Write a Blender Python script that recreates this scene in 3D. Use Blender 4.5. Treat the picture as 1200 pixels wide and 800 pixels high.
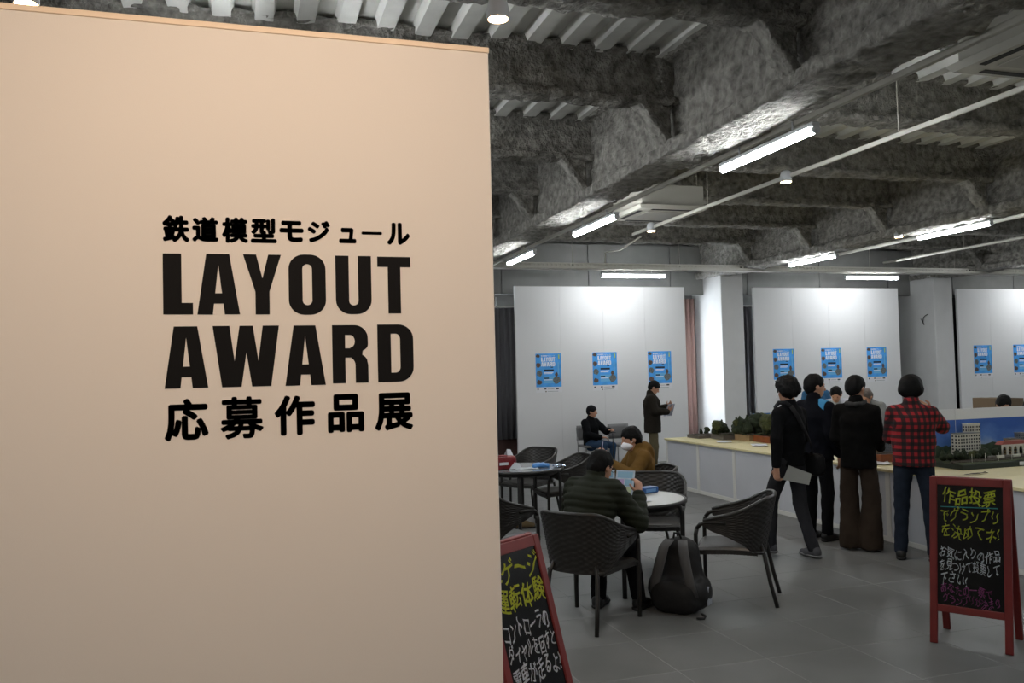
import bpy, bmesh, math, random
import numpy as np
from mathutils import Vector, Matrix

for _o in list(bpy.data.objects):
    bpy.data.objects.remove(_o, do_unlink=True)
SC = bpy.context.scene
COL = SC.collection
R = math.radians

# ---------------------------------------------------------------- camera
cam_d = bpy.data.cameras.new('camera')
cam = bpy.data.objects.new('camera', cam_d)
COL.objects.link(cam)
YAW, PIT, ROL, EYE = R(17.349), R(2.074), R(-1.452), 1.8
_f = Vector((math.sin(YAW) * math.cos(PIT), math.cos(YAW) * math.cos(PIT), math.sin(PIT)))
_r = Vector((math.cos(YAW), -math.sin(YAW), 0))
_u = _r.cross(_f)
_r, _u = math.cos(ROL) * _r + math.sin(ROL) * _u, -math.sin(ROL) * _r + math.cos(ROL) * _u
_m = Matrix((_r, _u, -_f)).transposed().to_4x4()
_m.translation = (0, 0, EYE)
cam.matrix_world = _m
cam_d.sensor_width = 36
cam_d.lens = 30.0            # 1000 px of focal length on a 1200 px frame
cam_d.clip_start = 0.05
SC.camera = cam

# ---------------------------------------------------------------- world, exposure
W = bpy.data.worlds.new('daylight')
SC.world = W
W.use_nodes = True
W.node_tree.nodes['Background'].inputs[0].default_value = (0.86, 0.93, 1.0, 1)
W.node_tree.nodes['Background'].inputs[1].default_value = 20.0
SC.view_settings.view_transform = 'Standard'
SC.view_settings.look = 'None'
SC.view_settings.gamma = 1
SC.view_settings.use_curve_mapping = False
SC.view_settings.exposure = 0.0
TUBE_POWER = 92.0            # emission of the fluorescent tubes
SPOT_POWER = 96.0            # warm wall-washing lamps in front of the partition
SC.cycles.use_denoising = True
SC.cycles.max_bounces = 8
SC.cycles.caustics_reflective = False
SC.cycles.caustics_refractive = False
SC.cycles.sample_clamp_indirect = 6.0

# ---------------------------------------------------------------- materials
_M = {}
def srgb(h):
    if isinstance(h, str):
        h = [int(h[i:i + 2], 16) / 255 for i in (0, 2, 4)]
    return tuple((c / 12.92 if c <= .04045 else ((c + .055) / 1.055) ** 2.4) for c in h) + (1,)

def mat(name, col, rough=.6, metal=0., emit=0., ecol=None, noise=None, bump=None, spec=None, alpha=None, trans=0., coat=0.):
    """noise=(scale, amount[, detail]) mottles the colour; bump=(scale, strength, distance)"""
    if name in _M:
        return _M[name]
    m = bpy.data.materials.new(name); m.use_nodes = True
    nt = m.node_tree; b = nt.nodes['Principled BSDF']
    c = srgb(col)
    b.inputs['Base Color'].default_value = c
    b.inputs['Roughness'].default_value = rough
    b.inputs['Metallic'].default_value = metal
    if spec is not None: b.inputs['Specular IOR Level'].default_value = spec
    if trans: b.inputs['Transmission Weight'].default_value = trans
    if coat: b.inputs['Coat Weight'].default_value = coat
    if emit:
        b.inputs['Emission Color'].default_value = srgb(ecol) if ecol else c
        b.inputs['Emission Strength'].default_value = emit
    tc = nt.nodes.new('ShaderNodeTexCoord')
    if noise:
        n = nt.nodes.new('ShaderNodeTexNoise'); n.inputs['Scale'].default_value = noise[0]
        n.inputs['Detail'].default_value = noise[2] if len(noise) > 2 else 4
        nt.links.new(tc.outputs['Object'], n.inputs['Vector'])
        rp = nt.nodes.new('ShaderNodeValToRGB')
        a = noise[1]
        rp.color_ramp.elements[0].color = tuple(max(0, v * (1 - a)) for v in c[:3]) + (1,)
        rp.color_ramp.elements[1].color = tuple(min(1, v * (1 + a)) for v in c[:3]) + (1,)
        rp.color_ramp.elements[0].position = .3; rp.color_ramp.elements[1].position = .7
        nt.links.new(n.outputs['Fac'], rp.inputs['Fac'])
        nt.links.new(rp.outputs['Color'], b.inputs['Base Color'])
    if bump:
        n = nt.nodes.new('ShaderNodeTexNoise'); n.inputs['Scale'].default_value = bump[0]; n.inputs['Detail'].default_value = 5
        nt.links.new(tc.outputs['Object'], n.inputs['Vector'])
        bp = nt.nodes.new('ShaderNodeBump'); bp.inputs['Strength'].default_value = bump[1]
        bp.inputs['Distance'].default_value = bump[2] if len(bump) > 2 else .01
        nt.links.new(n.outputs['Fac'], bp.inputs['Height'])
        nt.links.new(bp.outputs['Normal'], b.inputs['Normal'])
    _M[name] = m
    return m

# ---------------------------------------------------------------- object helpers
def obj(name, me, m=None, parent=None, loc=(0, 0, 0), rot=(0, 0, 0)):
    o = bpy.data.objects.new(name, me)
    COL.objects.link(o)
    o.location = loc; o.rotation_euler = rot
    if parent: o.parent = parent
    if m is not None and me is not None:
        ms = m if isinstance(m, (list, tuple)) else [m]
        if not me.materials:
            for x in ms: me.materials.append(x)
    return o

def tag(o, label=None, cat=None, group=None, kind=None):
    if label: o['label'] = label
    if cat: o['category'] = cat
    if group: o['group'] = group
    if kind: o['kind'] = kind
    return o

def thing(name, label, cat, loc=(0, 0, 0), rz=0., group=None):
    return tag(obj(name, None, None, None, loc, (0, 0, rz)), label, cat, group)

def dup(root, loc, rz, label=None):
    r = root.copy(); COL.objects.link(r); r.location = loc; r.rotation_euler = (0, 0, rz)
    if label: r['label'] = label
    for ch in list(root.children):
        c = ch.copy(); COL.objects.link(c); c.parent = r
        for g in list(ch.children):
            d = g.copy(); COL.objects.link(d); d.parent = c
    return r

class MB:
    """collects shapes into one mesh"""
    def __init__(s): s.v = []; s.f = []; s.mi = []; s.smooth = []
    def add(s, vs, fs, mi=0, sm=False):
        o = len(s.v); s.v += [tuple(v) for v in vs]
        for f in fs: s.f.append(tuple(i + o for i in f)); s.mi.append(mi); s.smooth.append(sm)
        return s
    def box(s, x0, y0, z0, x1, y1, z1, mi=0, bev=0., M=None):
        if bev <= 0:
            vs = [(x, y, z) for z in (z0, z1) for y in (y0, y1) for x in (x0, x1)]
            fs = [(0, 2, 3, 1), (4, 5, 7, 6), (0, 1, 5, 4), (2, 6, 7, 3), (0, 4, 6, 2), (1, 3, 7, 5)]
        else:
            b = min(bev, (x1 - x0) * .45, (y1 - y0) * .45, (z1 - z0) * .45); vs = []; fs = []
            idx = {}
            for i, x in enumerate((x0, x1)):
                for j, y in enumerate((y0, y1)):
                    for k, z in enumerate((z0, z1)):
                        sx, sy, sz = (1, -1)[i], (1, -1)[j], (1, -1)[k]
                        idx[i, j, k] = len(vs)
                        vs += [(x, y + sy * b, z + sz * b), (x + sx * b, y, z + sz * b), (x + sx * b, y + sy * b, z)]
            g = lambda i, j, k, a: idx[i, j, k] + a
            for i in (0, 1):
                q = [g(i, 0, 0, 0), g(i, 1, 0, 0), g(i, 1, 1, 0), g(i, 0, 1, 0)]; fs.append(q if i else q[::-1])
                q = [g(0, i, 0, 1), g(1, i, 0, 1), g(1, i, 1, 1), g(0, i, 1, 1)]; fs.append(q[::-1] if i else q)
                q = [g(0, 0, i, 2), g(1, 0, i, 2), g(1, 1, i, 2), g(0, 1, i, 2)]; fs.append(q if i else q[::-1])
            for a in (0, 1):
                for c in (0, 1):
                    def ed(p, q, r, t, flip):
                        fs.append([p, q, r, t][::-1] if flip else [p, q, r, t])
                    ed(g(a, c, 0, 0), g(a, c, 1, 0), g(a, c, 1, 1), g(a, c, 0, 1), a == c)
                    ed(g(a, 0, c, 0), g(a, 1, c, 0), g(a, 1, c, 2), g(a, 0, c, 2), a != c)
                    ed(g(0, a, c, 1), g(1, a, c, 1), g(1, a, c, 2), g(0, a, c, 2), a == c)
            for i in (0, 1):
                for j in (0, 1):
                    for k in (0, 1):
                        t = [g(i, j, k, 0), g(i, j, k, 1), g(i, j, k, 2)]
                        fs.append(t if (i + j + k) % 2 else t[::-1])
        if M is not None: vs = [tuple(M @ Vector(v)) for v in vs]
        return s.add(vs, fs, mi)
    def tube(s, pts, rad, n=10, mi=0, cap=True, flat=None):
        """round tube along pts; rad a number or one per point"""
        P = [Vector(p) for p in pts]; L = len(P)
        rads = rad if isinstance(rad, (list, tuple)) else [rad] * L
        vs = []; fs = []
        t0 = (P[1] - P[0]).normalized()
        up = Vector((0, 0, 1)) if abs(t0.z) < .9 else Vector((0, 1, 0))
        a = t0.cross(up).normalized()
        for i in range(L):
            t = ((P[min(i + 1, L - 1)] - P[i]).normalized() + (P[i] - P[max(i - 1, 0)]).normalized())
            t = t.normalized() if t.length > 1e-6 else t0
            a = (a - t * a.dot(t)).normalized(); b = t.cross(a)
            for k in range(n):
                an = 2 * math.pi * k / n
                vs.append(P[i] + (a * math.cos(an) + b * math.sin(an)) * rads[i])
        for i in range(L - 1):
            for k in range(n):
                fs.append((i * n + k, i * n + (k + 1) % n, (i + 1) * n + (k + 1) % n, (i + 1) * n + k))
        if cap:
            fs.append(tuple(range(n))[::-1]); fs.append(tuple((L - 1) * n + k for k in range(n)))
        return s.add(vs, fs, mi, True)
    def lathe(s, prof, n=24, mi=0, c=(0, 0, 0), sm=True):
        vs = []; fs = []
        for r_, z in prof:
            for k in range(n):
                an = 2 * math.pi * k / n; vs.append((c[0] + r_ * math.cos(an), c[1] + r_ * math.sin(an), c[2] + z))
        for i in range(len(prof) - 1):
            for k in range(n):
                fs.append((i * n + k, i * n + (k + 1) % n, (i + 1) * n + (k + 1) % n, (i + 1) * n + k))
        fs.append(tuple(range(n))[::-1]); fs.append(tuple((len(prof) - 1) * n + k for k in range(n)))
        return s.add(vs, fs, mi, sm)
    def prism(s, poly, h, M, mi=0):
        """poly: list of (u, v), extruded by h along local z, placed with M"""
        n = len(poly)
        vs = [M @ Vector((u, v, 0)) for u, v in poly] + [M @ Vector((u, v, h)) for u, v in poly]
        fs = [tuple(range(n))[::-1], tuple(range(n, 2 * n))] + [(i, (i + 1) % n, n + (i + 1) % n, n + i) for i in range(n)]
        return s.add(vs, fs, mi)
    def grid(s, P, mi=0, sm=True, closed_u=False):
        """P: array [nu][nv] of points"""
        nu, nv = len(P), len(P[0]); vs = [p for row in P for p in row]; fs = []
        for i in range(nu if closed_u else nu - 1):
            for j in range(nv - 1):
                i2 = (i + 1) % nu
                fs.append((i * nv + j, i2 * nv + j, i2 * nv + j + 1, i * nv + j + 1))
        return s.add(vs, fs, mi, sm)
    def mesh(s, name):
        me = bpy.data.meshes.new(name)
        me.from_pydata(s.v, [], s.f)
        me.polygons.foreach_set('material_index', s.mi)
        me.polygons.foreach_set('use_smooth', s.smooth)
        me.update()
        return me
    def build(s, name, m, parent=None, loc=(0, 0, 0), rot=(0, 0, 0)):
        return obj(name, s.mesh(name), m, parent, loc, rot)

def np_mesh(name, V, Q, smooth=True):
    me = bpy.data.meshes.new(name)
    V = np.asarray(V, np.float32); Q = np.asarray(Q, np.int32); k = Q.shape[1]
    me.vertices.add(len(V)); me.vertices.foreach_set('co', V.ravel())
    me.loops.add(Q.size); me.loops.foreach_set('vertex_index', Q.ravel())
    me.polygons.add(len(Q)); me.polygons.foreach_set('loop_start', np.arange(0, Q.size, k, dtype=np.int32))
    me.polygons.foreach_set('use_smooth', np.full(len(Q), smooth))
    me.update(calc_edges=True); me.validate()
    return me

# ---------------------------------------------------------------- noise, signed distance shapes
_rng = np.random.RandomState(7)
_LAT = _rng.rand(32, 32, 32).astype(np.float32)
def vnoise(p):
    p = np.asarray(p, np.float32); i = np.floor(p).astype(int); f = p - i; f = f * f * (3 - 2 * f); i &= 31; j = (i + 1) & 31
    x0, y0, z0 = i[..., 0], i[..., 1], i[..., 2]; x1, y1, z1 = j[..., 0], j[..., 1], j[..., 2]
    fx, fy, fz = f[..., 0], f[..., 1], f[..., 2]
    a = _LAT[x0, y0, z0] * (1 - fx) + _LAT[x1, y0, z0] * fx; b = _LAT[x0, y1, z0] * (1 - fx) + _LAT[x1, y1, z0] * fx
    c = _LAT[x0, y0, z1] * (1 - fx) + _LAT[x1, y0, z1] * fx; d = _LAT[x0, y1, z1] * (1 - fx) + _LAT[x1, y1, z1] * fx
    return (a * (1 - fy) + b * fy) * (1 - fz) + (c * (1 - fy) + d * fy) * fz
def fbm(p, o=3):
    p = np.asarray(p, np.float32); s = 0; a = .5
    for k in range(o): s = s + a * (vnoise(p * (2 ** k) + 3.7 * k) - .5); a *= .5
    return s

class SDF:
    """a smooth union of round cones and ellipsoids on a grid, turned into one closed mesh"""
    PAD = .05
    def __init__(s, lo, hi, h):
        s.h = h; s.lo = np.array(lo, float)
        s.n = [int(math.ceil((hi[i] - lo[i]) / h)) + 1 for i in range(3)]
        s.ax = [s.lo[i] + h * np.arange(s.n[i]) for i in range(3)]
        s.G = np.full(s.n, s.PAD, np.float32)
    def win(s, lo, hi):
        sl = []
        for i in range(3):
            a = max(0, int((lo[i] - s.PAD - s.lo[i]) / s.h)); b = min(s.n[i], int((hi[i] + s.PAD - s.lo[i]) / s.h) + 2)
            if b <= a: return None, None
            sl.append(slice(a, b))
        g = np.stack(np.meshgrid(*[s.ax[i][sl[i]] for i in range(3)], indexing='ij'), -1)
        return tuple(sl), g
    def put(s, sl, d, k, cut=False):
        g = s.G[sl]; d = d.astype(np.float32)
        if cut:
            h = np.clip(.5 - .5 * (g + d) / k, 0, 1); s.G[sl] = g + (-d - g) * h + k * h * (1 - h)
        else:
            h = np.clip(.5 + .5 * (g - d) / k, 0, 1); s.G[sl] = g + (d - g) * h - k * h * (1 - h)
    def cone(s, a, b, ra, rb, k=.02, ax=None, sc=1., cut=False):
        """round cone; ax, sc: stretched by sc along the unit vector ax (through a)"""
        a = np.array(a, float); b = np.array(b, float); rm = max(ra, rb) * max(1, sc)
        sl, P = s.win(np.minimum(a, b) - rm, np.maximum(a, b) + rm)
        if sl is None: return
        if ax is not None:
            n = np.array(ax, float); n /= np.linalg.norm(n); q = 1 / sc - 1
            P = P + ((P - a) @ n)[..., None] * n * q; b = b + ((b - a) @ n) * n * q
        ba = b - a; l = max(1e-9, ba @ ba); t = np.clip(((P - a) @ ba) / l, 0, 1)
        d = np.linalg.norm(P - a - t[..., None] * ba, axis=-1) - (ra + (rb - ra) * t)
        s.put(sl, d, k, cut)
    def chain(s, pts, rads, k=.02, **kw):
        for i in range(len(pts) - 1): s.cone(pts[i], pts[i + 1], rads[i], rads[i + 1], k, **kw)
    def ell(s, c, r, k=.02, rot=None, cut=False, p=2.):
        c = np.array(c, float); r = np.array(r, float); rm = np.full(3, r.max()) if rot is not None else r
        sl, P = s.win(c - rm, c + rm)
        if sl is None: return
        q = P - c
        if rot is not None: q = q @ np.array(rot, float)     # columns = local axes
        q = q / r
        if p == 2: l = np.linalg.norm(q, axis=-1)
        else: l = (np.abs(q) ** p).sum(-1) ** (1 / p)
        s.put(sl, (l - 1) * (r.min() if l.size == 0 else min(r) * 1.0), k, cut)
    def plane(s, n, off):
        """keep the side where n.p < off"""
        n = np.array(n, float)
        d = (s.ax[0][:, None, None] * n[0] + s.ax[1][None, :, None] * n[1] + s.ax[2][None, None, :] * n[2]) - off
        s.G = np.maximum(s.G, d.astype(np.float32))
    def pts(s):
        return np.stack(np.meshgrid(*s.ax, indexing='ij'), -1)
    def disp(s, fn):
        m = np.abs(s.G) < .045
        P = np.stack([s.ax[i][ix] for i, ix in enumerate(np.nonzero(m))], -1)
        s.G[m] += fn(P).astype(np.float32)
    def surf(s, name, smooth=True, mi=None):
        G = s.G
        for ax_ in range(3):
            sl = [slice(None)] * 3
            for e in (0, -1): sl[ax_] = e; G[tuple(sl)] = np.maximum(G[tuple(sl)], 1e-3)
        I = G < 0
        c = np.zeros([n - 1 for n in s.n], np.int8)
        for dx in (0, 1):
            for dy in (0, 1):
                for dz in (0, 1): c += I[dx:s.n[0] - 1 + dx, dy:s.n[1] - 1 + dy, dz:s.n[2] - 1 + dz]
        A = np.argwhere((c > 0) & (c < 8))
        idx = np.full(c.shape, -1, np.int32); idx[A[:, 0], A[:, 1], A[:, 2]] = np.arange(len(A))
        acc = np.zeros((len(A), 3)); cnt = np.zeros(len(A))
        cor = [(0, 0, 0), (1, 0, 0), (0, 1, 0), (1, 1, 0), (0, 0, 1), (1, 0, 1), (0, 1, 1), (1, 1, 1)]
        for p in range(8):
            for a_ in range(3):
                if cor[p][a_]: continue
                q = list(cor[p]); q[a_] = 1
                P0 = A + np.array(cor[p]); P1 = A + np.array(q)
                g0 = G[P0[:, 0], P0[:, 1], P0[:, 2]]; g1 = G[P1[:, 0], P1[:, 1], P1[:, 2]]
                m = (g0 < 0) != (g1 < 0); t = np.where(m, g0 / np.where(m, g0 - g1, 1), 0)
                acc[m] += (P0 + t[:, None] * (P1 - P0))[m]; cnt[m] += 1
        V = acc / np.maximum(cnt, 1)[:, None] * s.h + s.lo
        Q = []
        for a_ in range(3):
            b_, c_ = (a_ + 1) % 3, (a_ + 2) % 3
            s0 = [slice(None)] * 3; s1 = [slice(None)] * 3; s0[a_] = slice(0, -1); s1[a_] = slice(1, None)
            X = I[tuple(s0)] != I[tuple(s1)]
            E = np.argwhere(X)
            E = E[(E[:, b_] > 0) & (E[:, c_] > 0) & (E[:, b_] < s.n[b_] - 1) & (E[:, c_] < s.n[c_] - 1)]
            if not len(E): continue
            def at(db, dc):
                q = E.copy(); q[:, b_] -= db; q[:, c_] -= dc; return idx[q[:, 0], q[:, 1], q[:, 2]]
            q = np.stack([at(0, 0), at(1, 0), at(1, 1), at(0, 1)], -1)
            fl = ~I[E[:, 0], E[:, 1], E[:, 2]]
            q[fl] = q[fl][:, ::-1]
            Q.append(q)
        Q = np.concatenate(Q); Q = Q[(Q >= 0).all(1)]
        return np_mesh(name, V, Q, smooth)

# ---------------------------------------------------------------- lettering
def text_mesh(txt, bold=0., ext=.0):
    cu = bpy.data.curves.new('lettering', 'FONT'); cu.body = txt; cu.size = 1; cu.extrude = ext; cu.resolution_u = 3
    o = bpy.data.objects.new('lettering', cu); COL.objects.link(o)
    me = bpy.data.meshes.new_from_object(o.evaluated_get(bpy.context.evaluated_depsgraph_get()))
    bpy.data.objects.remove(o, do_unlink=True); bpy.data.curves.remove(cu)
    me.materials.clear()
    if bold:                                   # heavier strokes: the glyph laid over itself, shifted around a circle
        bm = bmesh.new(); w = bmesh.new(); w.from_mesh(me)
        for k in range(8):
            me.transform(Matrix.Translation((bold * math.cos(k * math.pi / 4), bold * math.sin(k * math.pi / 4), 0)))
            bm.from_mesh(me); me.transform(Matrix.Translation((-bold * math.cos(k * math.pi / 4), -bold * math.sin(k * math.pi / 4), 0)))
        bm.from_mesh(me); bm.to_mesh(me); bm.free(); w.free()
    return me
def poly_mesh(loops, ext):
    cu = bpy.data.curves.new('lettering', 'CURVE'); cu.dimensions = '2D'; cu.fill_mode = 'BOTH'; cu.extrude = ext
    for lp in loops:
        sp = cu.splines.new('POLY'); sp.points.add(len(lp) - 1); sp.use_cyclic_u = True
        for p, (x, y) in zip(sp.points, lp): p.co = (x, y, 0, 1)
    o = bpy.data.objects.new('lettering', cu); COL.objects.link(o)
    me = bpy.data.meshes.new_from_object(o.evaluated_get(bpy.context.evaluated_depsgraph_get()))
    bpy.data.objects.remove(o, do_unlink=True); bpy.data.curves.remove(cu)
    me.materials.clear()
    return me
def fit(me, x0, y0, x1, y1, depth, shear=0., flip=False):
    """squeeze a flat mesh (xy) into a box standing in the xz plane, its face towards -y; depth = its thickness"""
    n = len(me.vertices); co = np.empty(n * 3, np.float32); me.vertices.foreach_get('co', co); co = co.reshape(-1, 3)
    lo, hi = co.min(0), co.max(0); s = np.maximum(hi - lo, 1e-6)
    u = (co[:, 0] - lo[0]) / s[0]; v = (co[:, 1] - lo[1]) / s[1]; w = (co[:, 2] - lo[2]) / s[2] if s[2] > 1e-5 else np.zeros(n)
    out = np.stack([x0 + u * (x1 - x0) + shear * (v - .5) * (y1 - y0), -depth * w, y0 + v * (y1 - y0)], -1)
    me.vertices.foreach_set('co', out.astype(np.float32).ravel()); me.update()
    return me
def _arc(cx, cy, rx, ry, a0, a1, n=8):
    return [(cx + rx * math.cos(R(a0 + (a1 - a0) * i / n)), cy + ry * math.sin(R(a0 + (a1 - a0) * i / n))) for i in range(n + 1)]
def _rr(x0, y0, x1, y1, rx, ry):
    return _arc(x1 - rx, y1 - ry, rx, ry, 0, 90) + _arc(x0 + rx, y1 - ry, rx, ry, 90, 180) + _arc(x0 + rx, y0 + ry, rx, ry, 180, 270) + _arc(x1 - rx, y0 + ry, rx, ry, 270, 360)
GLYPH = {
    'L': [[(0, 0), (1, 0), (1, .19), (.62, .19), (.62, 1), (0, 1)]],
    'A': [[(0, 0), (.36, 0), (.39, .18), (.61, .18), (.64, 0), (1, 0), (.76, 1), (.22, 1)], [(.42, .35), (.58, .35), (.5, .82)]],
    'Y': [[(.31, 0), (.68, 0), (.68, .38), (1, 1), (.66, 1), (.5, .6), (.34, 1), (0, 1), (.31, .38)]],
    'O': [_rr(0, 0, 1, 1, .42, .24), _rr(.37, .16, .63, .84, .13, .08)[::-1]],
    'U': [[(0, 1), (0, .26)] + _arc(.42, .24, .42, .24, 180, 270)[1:] + _arc(.58, .24, .42, .24, 270, 360) + [(1, 1), (.63, 1), (.63, .24)] + _arc(.5, .22, .13, .07, 0, -180)[1:] + [(.37, 1)]],
    'T': [[(.31, 0), (.69, 0), (.69, .82), (1, .82), (1, 1), (0, 1), (0, .82), (.31, .82)]],
    'W': [[(.13, 0), (.42, 0), (.5, .56), (.58, 0), (.87, 0), (1, 1), (.75, 1), (.68, .42), (.6, 1), (.4, 1), (.32, .42), (.25, 1), (0, 1)]],
    'R': [[(0, 0), (.36, 0), (.36, .44), (.52, .44)] + _arc(.46, .3, .18, .14, 60, 0, 4) + [(.64, 0), (1, 0), (1, .3)] + _arc(.7, .36, .28, .14, 0, 60, 4) + _arc(.7, .66, .3, .12, -60, 0, 4) + _arc(.62, .77, .38, .23, 0, 90)[0:] + [(0, 1)], [(.36, .6), (.5, .6)] + _arc(.5, .72, .13, .11, -90, 90, 8) + [(.36, .83)]],
    'D': [[(0, 0), (.58, 0)] + _arc(.58, .25, .42, .25, -90, 0) + _arc(.58, .75, .42, .25, 0, 90) + [(0, 1)], [(.37, .16), (.5, .16)] + _arc(.5, .26, .13, .1, -90, 0) + _arc(.5, .74, .13, .1, 0, 90) + [(.37, .84)]],
}
# ================================================================ materials of the room
m_floor = mat('floor_tile_grey', (.395, .40, .395), .42, noise=(1.7, .14, 6), bump=(60, .08, .003))
m_grout = mat('grout', (.56, .56, .55), .9)
m_deck = mat('deck_galvanised', (.92, .92, .90), .5, metal=.0, noise=(2.5, .16, 5), bump=(25, .08, .004))
m_rock = mat('rockwool_fireproofing', (.57, .56, .535), .95, noise=(13, .48, 10), bump=(26, 1.0, .05))
m_conc = mat('spandrel_grey', (.47, .47, .46), .85, noise=(3, .1))
m_white = mat('white_wall_paint', (.82, .82, .82), .8, bump=(120, .05, .002))
m_panel = mat('panel_white', (.86, .86, .86), .75)
m_col = mat('column_white', (.80, .80, .795), .75, noise=(4, .03))
m_part = mat('partition_cloth_white', (.90, .875, .84), .85, bump=(260, .12, .002))
m_rail = mat('rail_beige_grey', (.72, .71, .67), .5)
m_black = mat('vinyl_black', (.03, .03, .035), .7, spec=.2)
m_outer = mat('outer_wall', (.66, .66, .65), .9)
m_dark = mat('dark_recess', (.10, .10, .10), .9)

XG = [-1.73, 3.67, 9.10, 14.50]          # main girders, over the columns
YB = [-2.3, -.5, 1.25, 3.02, 4.79, 6.55, 8.45, 10.2, 11.95, 13.7]   # cross beams
ZD, ZB, ZG = 4.47, 4.06, 3.63            # deck, beam soffit, girder soffit
RX0, RX1, RY0, RY1 = -6.5, 19.2, -3.4, 16.1

# ---------------------------------------------------------------- floor of 61 cm tiles
fl = MB().box(RX0 - .3, RY0 - .3, -.12, RX1 + .3, RY1 + .35, -.0012).build('floor', m_grout); tag(fl, 'grey tiled floor of the hall', None, None, 'structure')
TS = .61
tile_me = MB().box(-TS / 2 + .0018, -TS / 2 + .0018, -.011, TS / 2 - .0018, TS / 2 - .0018, 0, 0, .0015).mesh('tile')
tile_me.materials.append(m_floor)
cands = []; rest = MB()
for i in range(-11, 28):
    for j in range(-13, 19):
        x, y = 2.43 + TS * (i + .5), 4.63 + TS * (j + .5)
        if x - TS / 2 < RX0 or x + TS / 2 > RX1 or y - TS / 2 < RY0 or y + TS / 2 > RY1 - .02: continue
        q = Vector((x, y, -EYE)); w = q.dot(_f)
        sx = 600 + 1000 * q.dot(_r) / w if w > .5 else -1; sy = 400 - 1000 * q.dot(_u) / w if w > .5 else -1
        seen = w > .5 and 575 < sx < 1215 and sy < 830 and x < 6.3 and not (x < .83 * y / 2.85 - .3 and y > 2.8)
        cands.append((w if seen else 99 + w, x, y))
cands.sort()
for k, (w, x, y) in enumerate(cands):
    if k < 300 and w < 99: obj('tile', tile_me, None, fl, (x, y, 0), (0, 0, R(90 * ((k * 7) % 4))))
    else: rest.box(x - TS / 2 + .0018, y - TS / 2 + .0018, -.011, x + TS / 2 - .0018, y + TS / 2 - .0018, 0)
rt = rest.build('tiles', m_floor, fl); rt['kind'] = 'stuff'

# ---------------------------------------------------------------- ceiling: trapezoid deck, ribs along the depth of the room
prof = []
x = RX0
while x < RX1:
    prof += [(x, ZD), (x + .13, ZD), (x + .155, ZD + .075), (x + .275, ZD + .075)]; x += .30
dk = MB().grid([[(px_, RY0, pz), (px_, RY1, pz)] for px_, pz in prof], sm=False)
dk.box(RX0, RY0, ZD + .16, RX1, RY1, ZD + .25)
tag(dk.build('ceiling', m_deck), 'ribbed steel deck ceiling', None, None, 'structure')

# ---------------------------------------------------------------- sprayed girders and beams
def ibeam(name, z0, z1, wf, tf, ww, length, step, seed):
    """I-section, thick with sprayed rock wool, along +y from 0; rough relief is real geometry"""
    pts = [(-wf / 2, z0), (wf / 2, z0), (wf / 2, z0 + tf), (ww / 2, z0 + tf * 1.5), (ww / 2, z1 - tf * .8), (wf / 2, z1 - tf * .6), (wf / 2, z1), (-wf / 2, z1), (-wf / 2, z1 - tf * .6), (-ww / 2, z1 - tf * .8), (-ww / 2, z0 + tf * 1.5), (-wf / 2, z0 + tf)]
    P = []
    for a, b in zip(pts, pts[1:] + pts[:1]):
        d = math.hypot(b[0] - a[0], b[1] - a[1]); n = max(1, int(round(d / step)))
        for k in range(n): P.append((a[0] + (b[0] - a[0]) * k / n, a[1] + (b[1] - a[1]) * k / n))
    P = np.array(P); nP = len(P); Ys = np.linspace(0, length, max(2, int(length / step)))
    nxt = np.roll(P, -1, 0) - np.roll(P, 1, 0); N = np.stack([nxt[:, 1], -nxt[:, 0]], -1); N /= np.linalg.norm(N, axis=1)[:, None] + 1e-9
    V = np.zeros((len(Ys), nP, 3)); V[:, :, 0] = P[:, 0]; V[:, :, 2] = P[:, 1]; V[:, :, 1] = Ys[:, None]
    q = V + seed
    d = .075 * fbm(q * 3.0) + .075 * fbm(q * 9.0 + 5) + .045 * fbm(q * 24, 2)
    V[:, :, 0] += N[:, 0] * d; V[:, :, 2] += N[:, 1] * d
    i = np.arange(len(Ys) - 1)[:, None] * nP; j = np.arange(nP)[None, :]; j2 = (j + 1) % nP
    Q = np.stack([i + j, i + j2, i + nP + j2, i + nP + j], -1).reshape(-1, 4)
    return np_mesh(name, V.reshape(-1, 3), Q)
gir = ibeam('ceiling_girder', ZG, ZD + .05, .42, .10, .20, RY1 - RY0, .04, 1.3)
names = ['over the partition', 'nearest the camera right of the partition', 'over the display counter', 'farthest to the right']
for k, xg in enumerate(XG):
    tag(obj('ceiling_girder', gir, m_rock, None, (xg, RY0, 0)), 'deep rough sprayed ceiling girder ' + names[k], None, 'sprayed girders', 'structure')
bays = [(RX0, XG[0])] + list(zip(XG[:-1], XG[1:])) + [(XG[-1], RX1)]
bms = [ibeam('ceiling_beam', ZB - .01, ZD + .04, .22, .05, .07, 5.42, .045, s) for s in (0, 9.1, 17.7)]
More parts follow.
